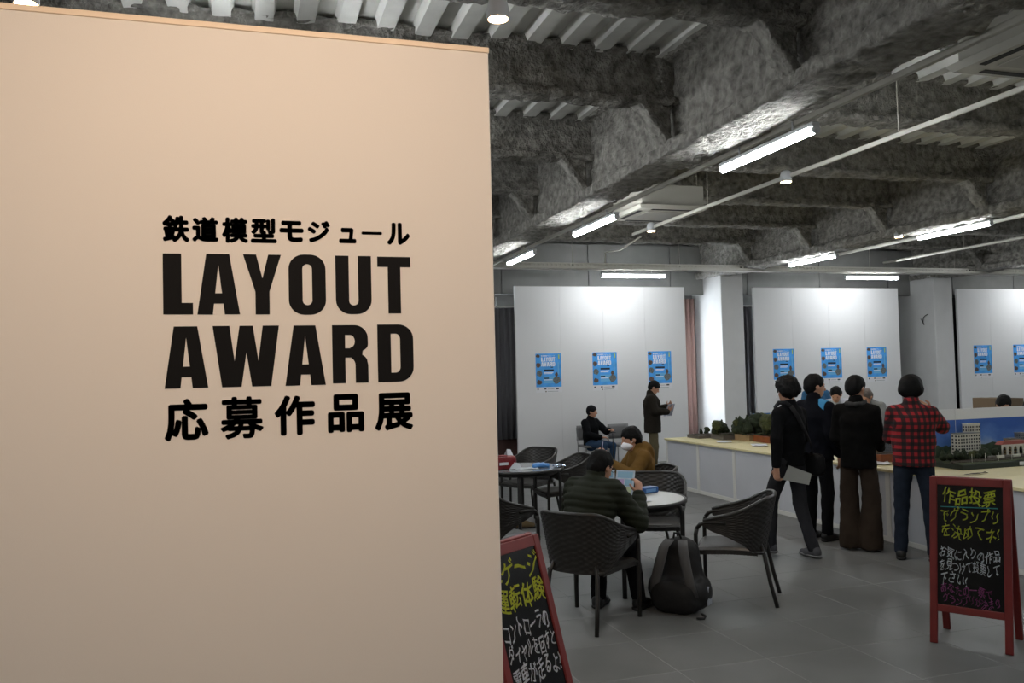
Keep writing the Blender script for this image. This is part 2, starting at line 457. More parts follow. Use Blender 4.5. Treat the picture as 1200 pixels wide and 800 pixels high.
# knee plate under each beam end
kn = SDF((-.02, -.12, -.62), (.62, .12, .08), .022)
P_ = kn.pts(); n_ = np.array([.80, 0, -.60])
kn.G = np.maximum.reduce([-(P_[..., 0] - .06), P_[..., 2] - .04, np.abs(P_[..., 1]) - .055, (P_[..., 0] - .06) * .80 - (P_[..., 2] + .44) * .60, -(P_[..., 2] + .50)]).astype(np.float32)
rim = np.maximum.reduce([np.abs((P_[..., 0] - .06) * .80 - (P_[..., 2] + .44) * .60 + .03) - .035, np.abs(P_[..., 1]) - .09, P_[..., 2] - .04, -(P_[..., 2] + .50), -(P_[..., 0] - .03)]).astype(np.float32)
kn.G = np.minimum(kn.G, rim)
kn.disp(lambda p: .05 * fbm(p * 9) + .02 * fbm(p * 28))
kme = kn.surf('knee_plate')
c = 0
for bi, (xa, xb) in enumerate(bays):
    for yi, yb in enumerate(YB):
        c += 1
        o = obj('ceiling_beam', bms[c % 3], m_rock, None, (xa + .02, yb, 0), (0, 0, R(-90))); o.scale = (1, (xb - xa - .04) / 5.42, 1)
        tag(o, 'rough sprayed cross beam under the ribbed deck', None, 'sprayed cross beams', 'structure')
        if bi in (1, 2, 3) and yb > 2:
            k1 = obj('knee_plate', kme, m_rock, None, (xb - .10, yb, ZB + .03), (0, 0, R(180)))
            k1.parent = o; k1.matrix_parent_inverse = (Matrix.Translation(o.location) @ o.rotation_euler.to_matrix().to_4x4() @ Matrix.Diagonal((1, o.scale[1], 1, 1))).inverted()
            if yb > 6: 
                k2 = obj('knee_plate', kme, m_rock, None, (xa + .10, yb, ZB + .03)); k2.parent = o; k2.matrix_parent_inverse = k1.matrix_parent_inverse.copy()

# ---------------------------------------------------------------- outer walls, back wall with window strips
YW = 16.1
for nm, b in (('wall_left', (RX0 - .15, RY0, 0, RX0, RY1, ZD + .1)), ('wall_right', (RX1, RY0, 0, RX1 + .15, RY1, ZD + .1)), ('wall_front', (RX0, RY0 - .15, 0, RX1, RY0, ZD + .1))):
    tag(MB().box(*b).build(nm, m_outer), 'plain pale outer wall', None, None, 'structure')
WIN = [(3.4, 4.72), (7.6, 8.62), (10.5, 10.95)]      # glazed strips between panels and columns; last, unseen one added to light a gap
wb = MB(); xs = RX0
for a, b in WIN: wb.box(xs, YW, 0, a, YW + .2, 3.3); xs = b
wb.box(xs, YW, 0, RX1, YW + .2, 3.3)
wb.box(RX0, YW, 3.3, RX1, YW + .2, ZD + .15)
for a, b in WIN: wb.box(a, YW, 0, b, YW + .2, .55)
tag(wb.build('wall_back', m_conc), 'dark grey back wall behind the white panels', None, None, 'structure')
# spandrel boards above the panels
sp = MB()
x = -6.1
while x < 19: sp.box(x + .006, 15.62, 3.30, x + 1.79, 15.68, 4.30, 0, .004); x += 1.8
sp.box(-6.4, 15.66, 3.3, 19, 15.7, 4.3)
tag(sp.build('trim_1', m_conc), 'grey spandrel boards above the panels', None, None, 'structure')
m_glass = mat('window_glass', (.9, .95, 1), .05)
_nt = m_glass.node_tree; _tr = _nt.nodes.new('ShaderNodeBsdfTransparent'); _mx = _nt.nodes.new('ShaderNodeMixShader'); _mx.inputs[0].default_value = .08
_gl = _nt.nodes.new('ShaderNodeBsdfGlossy'); _gl.inputs['Roughness'].default_value = .03
_nt.links.new(_tr.outputs[0], _mx.inputs[1]); _nt.links.new(_gl.outputs[0], _mx.inputs[2]); _nt.links.new(_mx.outputs[0], _nt.nodes['Material Output'].inputs['Surface'])
m_frame = mat('window_frame_grey', (.45, .45, .45), .5, metal=.4)
for k, (a, b) in enumerate(WIN):
    w = obj('window_%d' % (k + 1), None); tag(w, 'tall window strip in the back wall', None, None, 'structure')
    f = MB()
    for x0, x1 in ((a, a + .04), (b - .04, b)): f.box(x0, YW + .04, .55, x1, YW + .10, 3.3)
    f.box(a, YW + .04, .55, b, YW + .10, .60); f.box(a, YW + .04, 3.25, b, YW + .10, 3.3)
    f.build('window_frame', m_frame, w)
    MB().box(a + .03, YW + .065, .58, b - .03, YW + .072, 3.27).build('pane', m_glass, w)
# columns
for k, (xc, lab) in enumerate(((-1.73, ''), (3.67, ''), (9.30, 'white square column beside the bright window, between the first and second poster panels'), (14.55, 'white square column with a dangling wire, between the second and third poster panels'))):
    if not lab: continue
    o = MB().box(xc - .25, 14.93, 0, xc + .25, YW, ZG + .15, 0, .012).build('column', m_col)
    tag(o, lab, None, None, 'structure')

# ---------------------------------------------------------------- partition with black lettering
PT = MB().box(-2.6, 2.85, 0, .83, 2.97, 2.94, 0, .003)
part = PT.build('wall_partition', m_part); tag(part, 'cream free-standing partition with black title lettering', None, None, 'structure')
MB().box(-2.6, 2.846, 2.925, .832, 2.974, 2.945, 0, .002).build('top_cap', mat('partition_cap', (.93, .85, .75), .6), part)
ROWS = {
 'g': [('L', -0.2431, 2.0072, -0.1561, 2.1983), ('A', -0.1434, 2.0067, -0.0154, 2.1993), ('Y', -0.0043, 2.0062, 0.1132, 2.1995), ('O', 0.136, 2.0045, 0.254, 2.2019), ('U', 0.286, 2.0061, 0.4035, 2.2), ('T', 0.4244, 2.0078, 0.5363, 2.1989),
       ('A', -0.2415, 1.7763, -0.1137, 1.9697), ('W', -0.0989, 1.7763, 0.1035, 1.9704), ('A', 0.1211, 1.7752, 0.2489, 1.97), ('R', 0.2714, 1.7787, 0.3881, 1.97), ('D', 0.42, 1.7789, 0.5404, 1.971)],
 't': [('鉄', -0.2433, 2.2336, -0.1639, 2.3191), ('道', -0.1561, 2.2365, -0.0772, 2.3165), ('模', -0.0673, 2.2352, 0.0122, 2.3171), ('型', 0.0203, 2.237, 0.1013, 2.3176), ('モ', 0.1096, 2.2421, 0.1858, 2.3115), ('ジ', 0.1985, 2.2418, 0.2709, 2.314), ('ュ', 0.2997, 2.2416, 0.3562, 2.2935), ('ー', 0.3738, 2.2722, 0.4423, 2.2822), ('ル', 0.4589, 2.2395, 0.5366, 2.3149),
       ('応', -0.2434, 1.6127, -0.114, 1.7443), ('募', -0.0796, 1.6111, 0.0516, 1.7451), ('作', 0.0853, 1.6151, 0.2129, 1.7441), ('品', 0.2531, 1.6173, 0.3713, 1.7432), ('展', 0.4063, 1.6168, 0.5351, 1.7426)]}
for kind, rows in ROWS.items():
    for ch, x0, z0, x1, z1 in rows:
        me = poly_mesh(GLYPH[ch], .5) if kind == 'g' else text_mesh(ch, .026 if ch == '募' else .046 if z0 > 2 else .036, .5)
        fit(me, x0, z0, x1, z1, .0012)
        obj('letter', me, m_black, part, (0, 2.85, 0))
# ================================================================ lamps, rails, air conditioners
m_tube = mat('fluorescent_tube', (1, 1, 1), .4, emit=TUBE_POWER, ecol=(.975, .99, 1.0))
m_fix = mat('fixture_white', (.72, .73, .74), .5)
m_warm = mat('warm_lamp', (1, .8, .6), .4, emit=45, ecol=(1.0, .80, .58))
m_ac = mat('ac_offwhite', (.70, .69, .65), .55)
m_slot = mat('ac_slot_dark', (.08, .07, .06), .8)

bar_me = MB().box(-.635, -.034, .022, .635, .034, .055, 0, .006)
for s_ in (-.36, .36): bar_me.tube([(s_, 0, .04), (s_, 0, .13)], .008, 8)
bar_me = bar_me.mesh('housing')
tb_me = MB().tube([(-.62, 0, 0), (.62, 0, 0)], .028, 12).mesh('tube')
cp_me = MB().tube([(.618, 0, 0), (.64, 0, 0)], .030, 12).mesh('end_cap')
def tube_lamp(x, y, z, rz, label):
    t = thing('fluorescent_lamp', label, 'lamp', (x, y, z), rz, 'fluorescent ceiling lamps')
    obj('housing', bar_me, m_fix, t); obj('tube', tb_me, m_tube, t); obj('end_cap', cp_me, m_fix, t); obj('end_cap', cp_me, m_fix, t, (0, 0, 0), (0, 0, R(180)))
G1, G2 = 3.92, 9.28
tube_lamp(G1, 5.75, 3.485, R(90), 'largest brightest fluorescent tube on the rail, nearest the camera')
tube_lamp(G1, 9.20, 3.485, R(90), 'second fluorescent tube on the left rail, beside the boxy ceiling air conditioner')
tube_lamp(G1, 12.0, 3.485, R(90), 'farthest fluorescent tube on the left rail, nearest the partition edge')
tube_lamp(G2, 12.35, 3.58, R(90), 'far fluorescent tube under the second girder, above the second poster panel')
tube_lamp(G2, 9.30, 3.58, R(90), 'slanting fluorescent tube at upper right under the second girder')
tube_lamp(6.67, 13.93, 3.475, 0, 'horizontal fluorescent tube above the left poster panel')
tube_lamp(11.84, 13.93, 3.485, 0, 'horizontal fluorescent tube above the middle poster panel')
tube_lamp(17.0, 13.93, 3.485, 0, 'fluorescent tube above the right poster panel')
for x_, ys in ((G1, (2.3, -1.2)), (G2, (6.0, 2.6, -.8)), (14.7, (12.3, 9.0, 5.6, 2.2)), (-1.5, (6.0, 8.8, 12.2, -1.0)), (.4, (6.55, 8.45)), (-4.6, (2.0,))):  # pair behind the partition and first of the hidden row added to light deck
    for i_, y_ in enumerate(ys): tube_lamp(x_, y_, 3.94 if x_ == .4 else 3.55, R(90), 'unseen fluorescent tube ' + {3.92: 'behind the camera', 9.28: 'over the near end of the counter', 14.7: 'at the far right side', -1.5: 'hidden by the partition', -4.6: 'at the far left side', .4: 'added behind the partition to light the deck'}[x_] + ', ' + ('first', 'second', 'third', 'fourth')[i_] + ' of its row')

def rod_thing(name, label, cat, pts, r_, m, hang=(), top=ZG + .05):
    t = thing(name, label, cat, pts[0])
    o = Vector(pts[0])
    MB().tube([Vector(p) - o for p in pts], r_, 8).build('pipe', m, t)
    for (x_, y_, z_) in hang: MB().tube([Vector((x_, y_, z_)) - o, Vector((x_, y_, top)) - o], .004, 6).build('hanger_rod', m, t)
    return t
def rail_thing(label, x_, y0, y1, z_, hang, w=.022, top=ZG + .05):
    t = thing('lamp_rail', label, 'rail', (x_, y0, z_))
    MB().box(-w, 0, -.02, w, y1 - y0, .02, 0, .004).build('channel', m_rail, t)
    for y_ in hang: MB().tube([(0, y_ - y0, .01), (0, y_ - y0, top - z_)], .005, 6).build('hanger_rod', m_rail, t)
rail_thing('long pale rail along the nearest girder carrying fluorescent tubes', G1 + .03, RY0 + .3, 13.78, 3.605, (2.2, 4.4, 6.7, 9.0, 11.4, 13.6), .02)
rail_thing('thin pale rail along the second girder', G2, RY0 + .3, 13.78, 3.70, (4, 7, 10, 13), .018)
rail_thing('thin lamp track with warm downlights between the two girders', 5.08, 1.0, 10.6, 3.645, (2.4, 5.6, 8.6), .010, ZB + .05)

# perforated cable tray along the back
tr = thing('cable_tray', 'perforated beige cable tray running across above the poster panels', 'cable tray', (2.2, 13.82, 3.585))
t1 = MB().box(0, 0, 0, 16.8, .012, .045); t1.box(0, 0, -.004, 16.8, .22, .006); t1.box(0, .208, 0, 16.8, .22, .10)
for k in range(0, 210): t1.box(k * .08, 0, .045, k * .08 + .036, .012, .075)
t1.box(0, 0, .075, 16.8, .012, .10)
t1.build('channel', m_rail, tr)
for k in range(8): MB().tube([(1.2 + k * 2.1, .11, 0), (1.2 + k * 2.1, .11, .50)], .006, 6).build('hanger_rod', m_rail, tr)

def warm_spot(x, y, z, label, power, aim=None, on_track=False, top=None):
    t = thing('warm_downlight', label, 'lamp', (x, y, z), 0, 'warm ceiling downlights')
    MB().lathe([(.055, .0), (.058, .008), (.058, .05), (.045, .10), (.02, .115)], 20).build('housing', m_fix, t)
    MB().lathe([(.050, -.003), (.050, .001)], 20).build('lens', m_warm, t)
    MB().tube([(0, 0, .11), (0, 0, (top or ZG + .3) - z)], .007, 8).build('stem', m_fix, t)
    if power:
        l = bpy.data.lights.new('warm_lamp_light', 'SPOT'); l.energy = power; l.color = (1.0, .74, .54); l.spot_size = R(105); l.spot_blend = 1.0; l.shadow_soft_size = .06
        o = bpy.data.objects.new('warm_lamp_light', l); COL.objects.link(o); o.parent = t; o.location = (0, 0, -.02)
        if aim: o.rotation_euler = (Vector(aim) - Vector((x, y, z))).to_track_quat('-Z', 'Y').to_euler()
warm_spot(5.06, 7.09, 3.59, 'warm downlight on the track below the big fluorescent tube', 40, None, True, 3.66)
warm_spot(5.06, 10.0, 3.59, 'warm downlight under the boxy ceiling air conditioner', 40, None, True, 3.66)
warm_spot(8.93, 9.93, 3.59, 'warm downlight beside the second girder', 40, None, True, 3.75)
warm_spot(1.25, 4.1, 3.60, 'glaring warm downlight just above the partition corner', 40, None, False, ZB + .3)
warm_spot(-.97, 4.47, 3.60, 'warm downlight at the top left corner above the partition', 40, None, False, ZB + .3)
warm_spot(-1.1, 1.05, 3.45, 'warm wall washer in front of the partition, left', SPOT_POWER * .55, (-.5, 2.9, 1.9), False, ZB + .3)
warm_spot(.30, .95, 3.45, 'warm wall washer in front of the partition, right', SPOT_POWER * 1.75, (.22, 2.9, 2.25), False, ZB + .3)

def ac(x, y, z, label):
    t = thing('ceiling_air_conditioner', label, 'air conditioner', (x, y, z), 0, 'ceiling cassette air conditioners')
    MB().box(-.42, -.42, .03, .42, .42, .29, 0, .01).build('body', m_ac, t)
    pn = MB()
    pn.add([(-.475, -.475, .03), (.475, -.475, .03), (.475, .475, .03), (-.475, .475, .03), (-.44, -.44, -.012), (.44, -.44, -.012), (.44, .44, -.012), (-.44, .44, -.012)],
           [(0, 1, 2, 3), (4, 7, 6, 5), (0, 4, 5, 1), (1, 5, 6, 2), (2, 6, 7, 3), (3, 7, 4, 0)])
    pn.build('panel', m_ac, t)
    for k in range(4):
        sl = MB().box(-.27, .345, -.017, .27, .395, -.009).build('air_slot', m_slot, t, (0, 0, 0), (0, 0, R(90 * k)))
    MB().box(-.26, -.26, -.020, .26, .26, -.010, 0, .004).build('intake_grille', mat('ac_grille', (.60, .59, .56), .6), t)
    for sx in (-.36, .36):
        for sy in (-.36, .36): MB().tube([(sx, sy, .28), (sx, sy, ZD - z)], .006, 6).build('hanger_rod', m_rail, t)
ac(4.98, 9.65, 3.74, 'boxy ceiling air conditioner hanging beyond the big fluorescent tube')
ac(4.98, 4.05, 3.74, 'pale ceiling air conditioner cut off by the upper right corner')
# pipes
rod_thing('pipe', 'bent pale conduit dropping to the cable tray near the left rail', 'pipe', [(4.1, 12.9, 3.63), (4.35, 13.3, 3.6), (4.5, 13.6, 3.9), (4.5, 13.88, 3.85), (4.5, 13.92, 3.60)], .014, m_rail)
rod_thing('pipe', 'pale conduit dropping to the cable tray left of the air conditioner', 'pipe', [(5.5, 11.2, 3.72), (6.0, 13.0, 3.8), (6.1, 13.85, 3.88), (6.12, 13.92, 3.60)], .014, m_rail)
rod_thing('pipe', 'long sloping conduit below the slanting upper right tube', 'pipe', [(10.6, 13.6, 3.85), (10.6, 4.0, 3.85)], .03, m_rail, [(10.6, 12, 3.85), (10.6, 8, 3.85)], ZD)
rod_thing('pipe', 'pale duct pipe crossing over the cable tray at right', 'pipe', [(12.2, 14.0, 3.8), (12.2, 5.0, 3.8)], .025, m_rail, [(12.2, 12, 3.8)], ZD)
# ================================================================ poster panels
m_pside = mat('panel_side', (.62, .62, .60), .7)
def panel(name_lab, x0, x1):
    t = thing('display_panel', name_lab, 'panel', (x0, 14.98, 0), 0, 'white poster panels along the back wall')
    n = 4; w = (x1 - x0) / n
    for k in range(n): MB().box(k * w + .0008, -.03, .012, (k + 1) * w - .0008, .03, 3.385, 0, .0012).build('panel_board', m_panel, t)
    MB().box(0, -.032, 0, x1 - x0, .032, .012).build('bottom_rail', m_pside, t)
    MB().box(0, -.033, 3.385, x1 - x0, .033, 3.395).build('top_rail', m_pside, t)
panel('left white display panel with three blue posters behind the seated and standing men', 4.74, 8.24)
panel('middle white display panel with three blue posters behind the group at the counter', 9.80, 13.36)
panel('right white display panel with two blue posters beyond the scenic railway backdrop', 14.95, 18.5)

# ---------------------------------------------------------------- posters
m_paper = mat('poster_paper', (.88, .88, .89), .6)
m_blue = mat('poster_blue', (.28, .63, .92), .5, noise=(5, .2, 3))
m_lblue = mat('poster_light_blue', (.42, .70, .90), .5)
m_pw = mat('poster_white_print', (.95, .95, .97), .5)
m_pd = mat('poster_dark_print', (.05, .08, .16), .5)
m_pb = mat('poster_photo_brown', (.36, .28, .24), .5, noise=(40, .6, 4))
m_pg = mat('poster_photo_grey', (.40, .42, .42), .5, noise=(45, .6, 4))
m_py = mat('poster_yellow', (.80, .85, .25), .5)
PW, PH = .515, .728
def flat(poly, y, th=.0006):
    return poly_mesh([poly], .5), y, th
def ppart(poly, y, name, m, parent):
    me = poly_mesh([poly], .5); xs = [p[0] for p in poly]; zs = [p[1] for p in poly]
    fit(me, min(xs), min(zs), max(xs), max(zs), .0006)
    return obj(name, me, m, parent, (0, y, 0))
rect = lambda a, b, c_, d: [(a, b), (c_, b), (c_, d), (a, d)]
random.seed(3)
blob = lambda cx, cy, rx, ry: [(cx + rx * math.cos(k * .63) * random.uniform(.8, 1.1), cy + ry * math.sin(k * .63) * random.uniform(.8, 1.1)) for k in range(10)]
def make_poster(label, x, z):
    t = thing('poster', label, 'poster', (x, 14.948, z), 0, 'blue award posters')
    s_ = ppart(rect(0, -PH, PW, 0), 0, 'sheet', m_paper, t)
    ppart(rect(.006, -.628, PW - .006, -.006), -.0008, 'blue_print', m_blue, t)
    ppart(rect(.16, -.56, .37, -.43), -.0016, 'light_print', m_lblue, t)
    ppart(rect(.44, -.40, .462, -.17), -.0016, 'light_print', m_lblue, t)
    for row, z0 in (('LAYOUT', -.155), ('AWARD', -.245)):
        w = .28 / len(row)
        for k, ch in enumerate(row):
            me = poly_mesh(GLYPH[ch], .5); fit(me, .115 + k * w, z0, .115 + (k + .88) * w, z0 + .080, .0006); obj('letter', me, m_pw, t, (0, -.0016, 0))
    me = text_mesh('鉄道模型モジュール', .02, .5); fit(me, .115, -.062, .385, -.035, .0006); obj('caption', me, m_pw, t, (0, -.0016, 0))
    for (a, b, c_, d, m) in ((.165, -.335, .36, -.302, m_pd), (.165, -.476, .26, -.452, m_pd), (.165, -.366, .35, -.352, m_pw), (.165, -.385, .33, -.374, m_pw), (.165, -.50, .33, -.488, m_pw), (.455, -.115, .475, -.03, m_py), (.30, -.27, .35, -.255, m_pd)):
        ppart(rect(a, b, c_, d), -.0022, 'print_block', m, t)
    for (cx, cy, rx, ry, m) in ((.055, -.05, .042, .033, m_pb), (.06, -.22, .045, .05, m_pb), (.075, -.37, .052, .06, m_pg), (.07, -.54, .052, .05, m_pb), (.41, -.50, .075, .075, m_pg), (.41, -.40, .03, .05, m_pb)):
        ppart(blob(cx, cy, rx, ry), -.0022, 'model_photo', m, t)
    for (a, b, c_, d, m) in ((.03, -.68, .055, -.65, m_pd), (.165, -.672, .205, -.65, m_pd), (.39, -.675, .45, -.65, m_pd), (.23, -.668, .36, -.662, m_pg), (.185, -.72, .21, -.70, m_pb), (.23, -.712, .44, -.706, m_pg)):
        ppart(rect(a, b, c_, d), -.0008, 'logo_mark', m, t)
    return t
p0 = make_poster('leftmost blue award poster, nearest the partition', 5.11, 2.14)
for lab, x in (('blue award poster in the middle of the left panel', 6.245), ('blue award poster directly above the standing man with a booklet', 7.40),
               ('blue award poster above the youth with the shoulder bag', 10.20), ('middle blue award poster of the middle panel', 11.35), ('blue award poster just left of the second column', 12.49),
               ('blue award poster above the cardboard box at right', 15.33), ('blue award poster cut by the right edge of the picture', 16.45)):
    dup(p0, (x, 14.948, 2.145), 0, lab)

# ---------------------------------------------------------------- curtains at the window strips
def curtain(label, x0, x1, y, z0, z1, m, folds):
    n = folds * 8
    o = MB().grid([[(x0 + (x1 - x0) * i / n, y + .035 * math.sin(i / n * folds * 2 * math.pi) + .012 * math.sin(i * 1.7), z) for z in (z0, (z0 + z1) / 2, z1)] for i in range(n + 1)])
    ob = o.build('curtain', m); sd = ob.modifiers.new('thick', 'SOLIDIFY'); sd.thickness = .006
    tag(ob, label, 'curtain', 'grey curtains by the windows')
m_cur = mat('curtain_grey', (.40, .40, .41), .9)
m_curp = mat('curtain_pink', (.72, .60, .57), .9)
curtain('grey pleated curtain between the partition and the left poster panel', 3.25, 5.12, 15.75, .52, 3.05, m_cur, 17)
curtain('narrow pinkish curtain beside the bright window strip', 8.60, 9.03, 15.98, .1, 3.25, m_curp, 4)
curtain('dark grey curtain right of the first column', 9.72, 10.45, 15.55, .1, 3.05, m_cur, 5)
curtain('dark curtain in the gap right of the second column', 15.2, 15.9, 15.6, .1, 3.25, mat('curtain_dark', (.14, .14, .14), .9), 5)
m_brown = mat('recess_brown', (.22, .12, .10), .8)
MBx = MB().box(3.2, 15.85, .0, 5.2, 15.95, .95).build('trim_2', m_brown); tag(MBx, 'brown sill board below the grey curtain', None, None, 'structure')
rod_thing('curtain_rod', 'pale curtain rod between first column and middle panel', 'rod', [(9.5, 15.5, 3.06), (10.2, 15.5, 3.06)], .012, m_rail)
rod_thing('curtain_rod', 'pale curtain rod left of the left panel', 'rod', [(3.2, 15.74, 3.07), (5.2, 15.74, 3.07)], .012, m_rail)
wr = thing('dangling_wire', 'thin dark wire sticking out of the second column', 'wire', (14.3, 15.25, 2.62))
MB().tube([(0, 0, 0), (-.05, -.02, .06), (-.06, -.06, .16), (-.04, -.10, .2), (0.03, -.14, .24)], .008, 6).build('wire', m_dark, wr)
MB().tube([(-.05, -.02, .06), (-.11, -.03, .13)], .006, 6).build('wire_branch', m_dark, wr)

# ================================================================ display counter
CX0, CX1, CZ = 6.16, 8.40, .73
m_top = mat('counter_cream', (.84, .80, .62), .5, noise=(3, .05))
m_cfront = mat('counter_front_grey', (.73, .74, .76), .5, noise=(1.5, .05))
m_cpost = mat('counter_post_white', (.82, .82, .80), .5)
ct = thing('worktop', 'long cream worktop of the display counter', 'worktop', (CX0, 2.4, CZ))
yy = 2.4
edges = [2.4, 4.3, 6.2, 8.1, 10.0, 11.92]
for a, b in zip(edges, edges[1:]):
    MB().box(-.02, a - 2.4 + .001, -.028, (CX1 - CX0) / 2 - .001, b - 2.4 - .001, 0, 0, .003).build('board', m_top, ct)
    MB().box((CX1 - CX0) / 2 + .001, a - 2.4 + .001, -.028, CX1 - CX0, b - 2.4 - .001, 0, 0, .003).build('board', m_top, ct)
cy = 11.9; k = 0
where = ['at the far end beside the standing man', 'second from the far end', 'third from the far end behind the right wicker chair', 'hidden behind the youth with the shoulder bag', 'behind the man in navy', 'behind the woman in brown trousers', 'behind the man in the red plaid shirt', 'behind the right chalkboard', 'at the right edge of the picture', 'beyond the right edge']
for k in range(10):
    y1 = 11.9 - .95 * k; y0 = y1 - .95
    u = thing('counter_unit', 'pale grey counter unit ' + where[k], 'counter', (CX0, y0, 0), 0, 'counter units in a row')
    MB().box(.012, .03, .05, .03, .92, CZ - .03, 0, .002).build('front_panel', m_cfront, u)
    MB().box(0, 0, 0, .04, .03, CZ - .028, 0, .003).build('post', m_cpost, u)
    MB().box(0, .92, 0, .04, .9495, CZ - .028, 0, .003).build('post', m_cpost, u)
    MB().box(.004, .03, .0, .03, .92, .05, 0, .003).build('kick_rail', m_cpost, u)
    MB().box(.04, .005, .0, CX1 - CX0 - .03, .03, CZ - .03).build('side_panel', m_cfront, u)
    MB().box(.04, .92, .0, CX1 - CX0 - .03, .945, CZ - .03).build('side_panel', m_cfront, u)
# ================================================================ wicker armchairs
m_wick = mat('wicker_dark', (.135, .128, .118), .42, noise=(30, .25, 3))
m_wick2 = mat('wicker_seat', (.16, .155, .145), .42, noise=(30, .25, 3))
m_tubeb = mat('chair_tube', (.12, .115, .105), .4)
def shell(th):
    """curved back that sweeps forward and narrows into the arms; woven strips are real relief"""
    nu, nv = 84, 44; out = []
    for i in range(nu + 1):
        ph = R(-98 + 196 * i / nu); a = abs(ph) / R(98); row = []
        e = max(0, (a - .42) / .58) ** 1.7
        zt = .805 - .175 * max(0, (a - .30) / .70) ** 1.5; zb = .385 + .205 * e
        for j in range(nv + 1):
            t = j / nv; z = zb + (zt - zb) * t
            fl_ = 1 + .26 * max(0, (z - .42)) / .4 * (1 - .35 * a)
            wob = .0035 * math.sin(math.pi * nv / 2 * t * 1.0) * (1 if (i // 3) % 2 else -1)
            lean = -.085 * max(0, z - .42) / .4 * math.cos(ph)
            rx, ry = .262 * fl_ + th + wob, .262 + th + wob
            sn, cs = math.sin(ph), math.cos(ph); row.append((rx * math.copysign(abs(sn) ** .72, sn), .0 - ry * math.copysign(abs(cs) ** .72, cs) + lean + .10 * max(0, a - .75) / .25, z))
        out.append(row)
    return out
def make_chair():
    t = thing('wicker_armchair', '', 'chair', (0, 0, 0), 0, 'dark wicker armchairs')
    o_, i_ = shell(.010), shell(-.010)
    b = MB().grid(o_); b.grid([r_[::-1] for r_ in i_])
    nu, nv = len(o_), len(o_[0])
    b.grid([[o_[k][-1], i_[k][-1]] for k in range(nu)]); b.grid([[i_[k][0], o_[k][0]] for k in range(nu)])
    b.grid([[i_[0][j], o_[0][j]] for j in range(nv)]); b.grid([[o_[-1][j], i_[-1][j]] for j in range(nv)])
    br = b.build('backrest', m_wick, t)
    rim = [((o_[k][-1][0] + i_[k][-1][0]) / 2, (o_[k][-1][1] + i_[k][-1][1]) / 2, o_[k][-1][2] + .004) for k in range(0, nu, 3)]
    MB().tube(rim, .0155, 8).build('rim', m_tubeb, br)
    # seat
    n = 40; rows = []
    for i in range(n + 1):
        u = i / n; y = -.215 + .475 * u; w = .215 + .05 * min(1, u * 1.6)
        rows.append([(x_ * w, y, .425 + .012 * math.sin(u * math.pi) - .018 * max(0, abs(x_) - .85) / .15 - .02 * max(0, u - .93) / .07 + .0022 * math.sin(i * math.pi / 1.0 + .4) * (1 if (j // 2) % 2 else -1) - .012 * (1 - x_ * x_)) for j, x_ in ((j, -1 + 2 * j / 36) for j in range(37))])
    s_ = MB().grid([r_[::-1] for r_ in rows]); lo = [[(p[0], p[1], p[2] - .035) for p in r_] for r_ in rows]; s_.grid(lo)
    for k in (0, -1): s_.grid([[rows[k][j], lo[k][j]] for j in range(37)])
    for k in (0, -1): s_.grid([[rows[i][k], lo[i][k]] for i in range(n + 1)])
    st = s_.build('seat', m_wick2, t)
    for sg in (-1, 1):
        arm = [(sg * .262, .235, 0), (sg * .265, .235, .30), (sg * .268, .232, .53), (sg * .272, .222, .575), (sg * .277, .195, .608), (sg * .283, .155, .624), (sg * .290, .08, .628), (sg * .296, .0, .625)]
        MB().tube(arm[:4], .0165, 10).build('leg', m_tubeb, t)
        MB().tube(arm[3:], .0165, 10).build('armrest', m_tubeb, t)
        MB().tube([(sg * .165, -.235, .46), (sg * .19, -.262, .38), (sg * .205, -.30, .18), (sg * .218, -.345, 0)], .0155, 10).build('leg', m_tubeb, t)
    fr = MB().tube([(-.262, .235, .40), (.262, .235, .40)], .014, 8); fr.build('front_rail', m_tubeb, t)
    for sg in (-1, 1): MB().tube([(sg * .262, .235, .40), (sg * .20, -.26, .395)], .013, 8).build('side_rail', m_tubeb, t)
    return t
chair0 = make_chair()
_first = [True]
def hd(dx, dy): return math.atan2(-dx, dy)     # heading whose forward (+y) points along (dx, dy)
def chair(x, y, dx, dy, label):
    if _first[0]:
        _first[0] = False; o = chair0; o.location = (x, y, 0); o.rotation_euler = (0, 0, hd(dx, dy)); o['label'] = label; return o
    return dup(chair0, (x, y, 0), hd(dx, dy), label)
chair(2.37, 5.80, .78, .63, 'dark wicker armchair the man in the quilted green jacket sits in')
chair(3.61, 5.94, -.80, .60, 'empty dark wicker armchair at right, drawn back from the round table')
chair(3.56, 7.16, -.50, -.87, 'dark wicker armchair behind the right round table')
chair(2.06, 7.15, .92, .38, 'dark wicker armchair half hidden by the partition and left chalkboard')
chair(3.50, 9.42, -1, .05, 'dark wicker armchair at the right side of the left round table')
chair(3.42, 10.35, -.85, -.55, 'dark wicker armchair behind the left round table, seen edge-on')
chair(2.92, 10.75, .3, -.95, 'dark wicker armchair farthest back beside the partition edge')
chair(3.80, 7.90, -.98, .15, 'dark wicker armchair the man in the tan hooded jacket sits in')

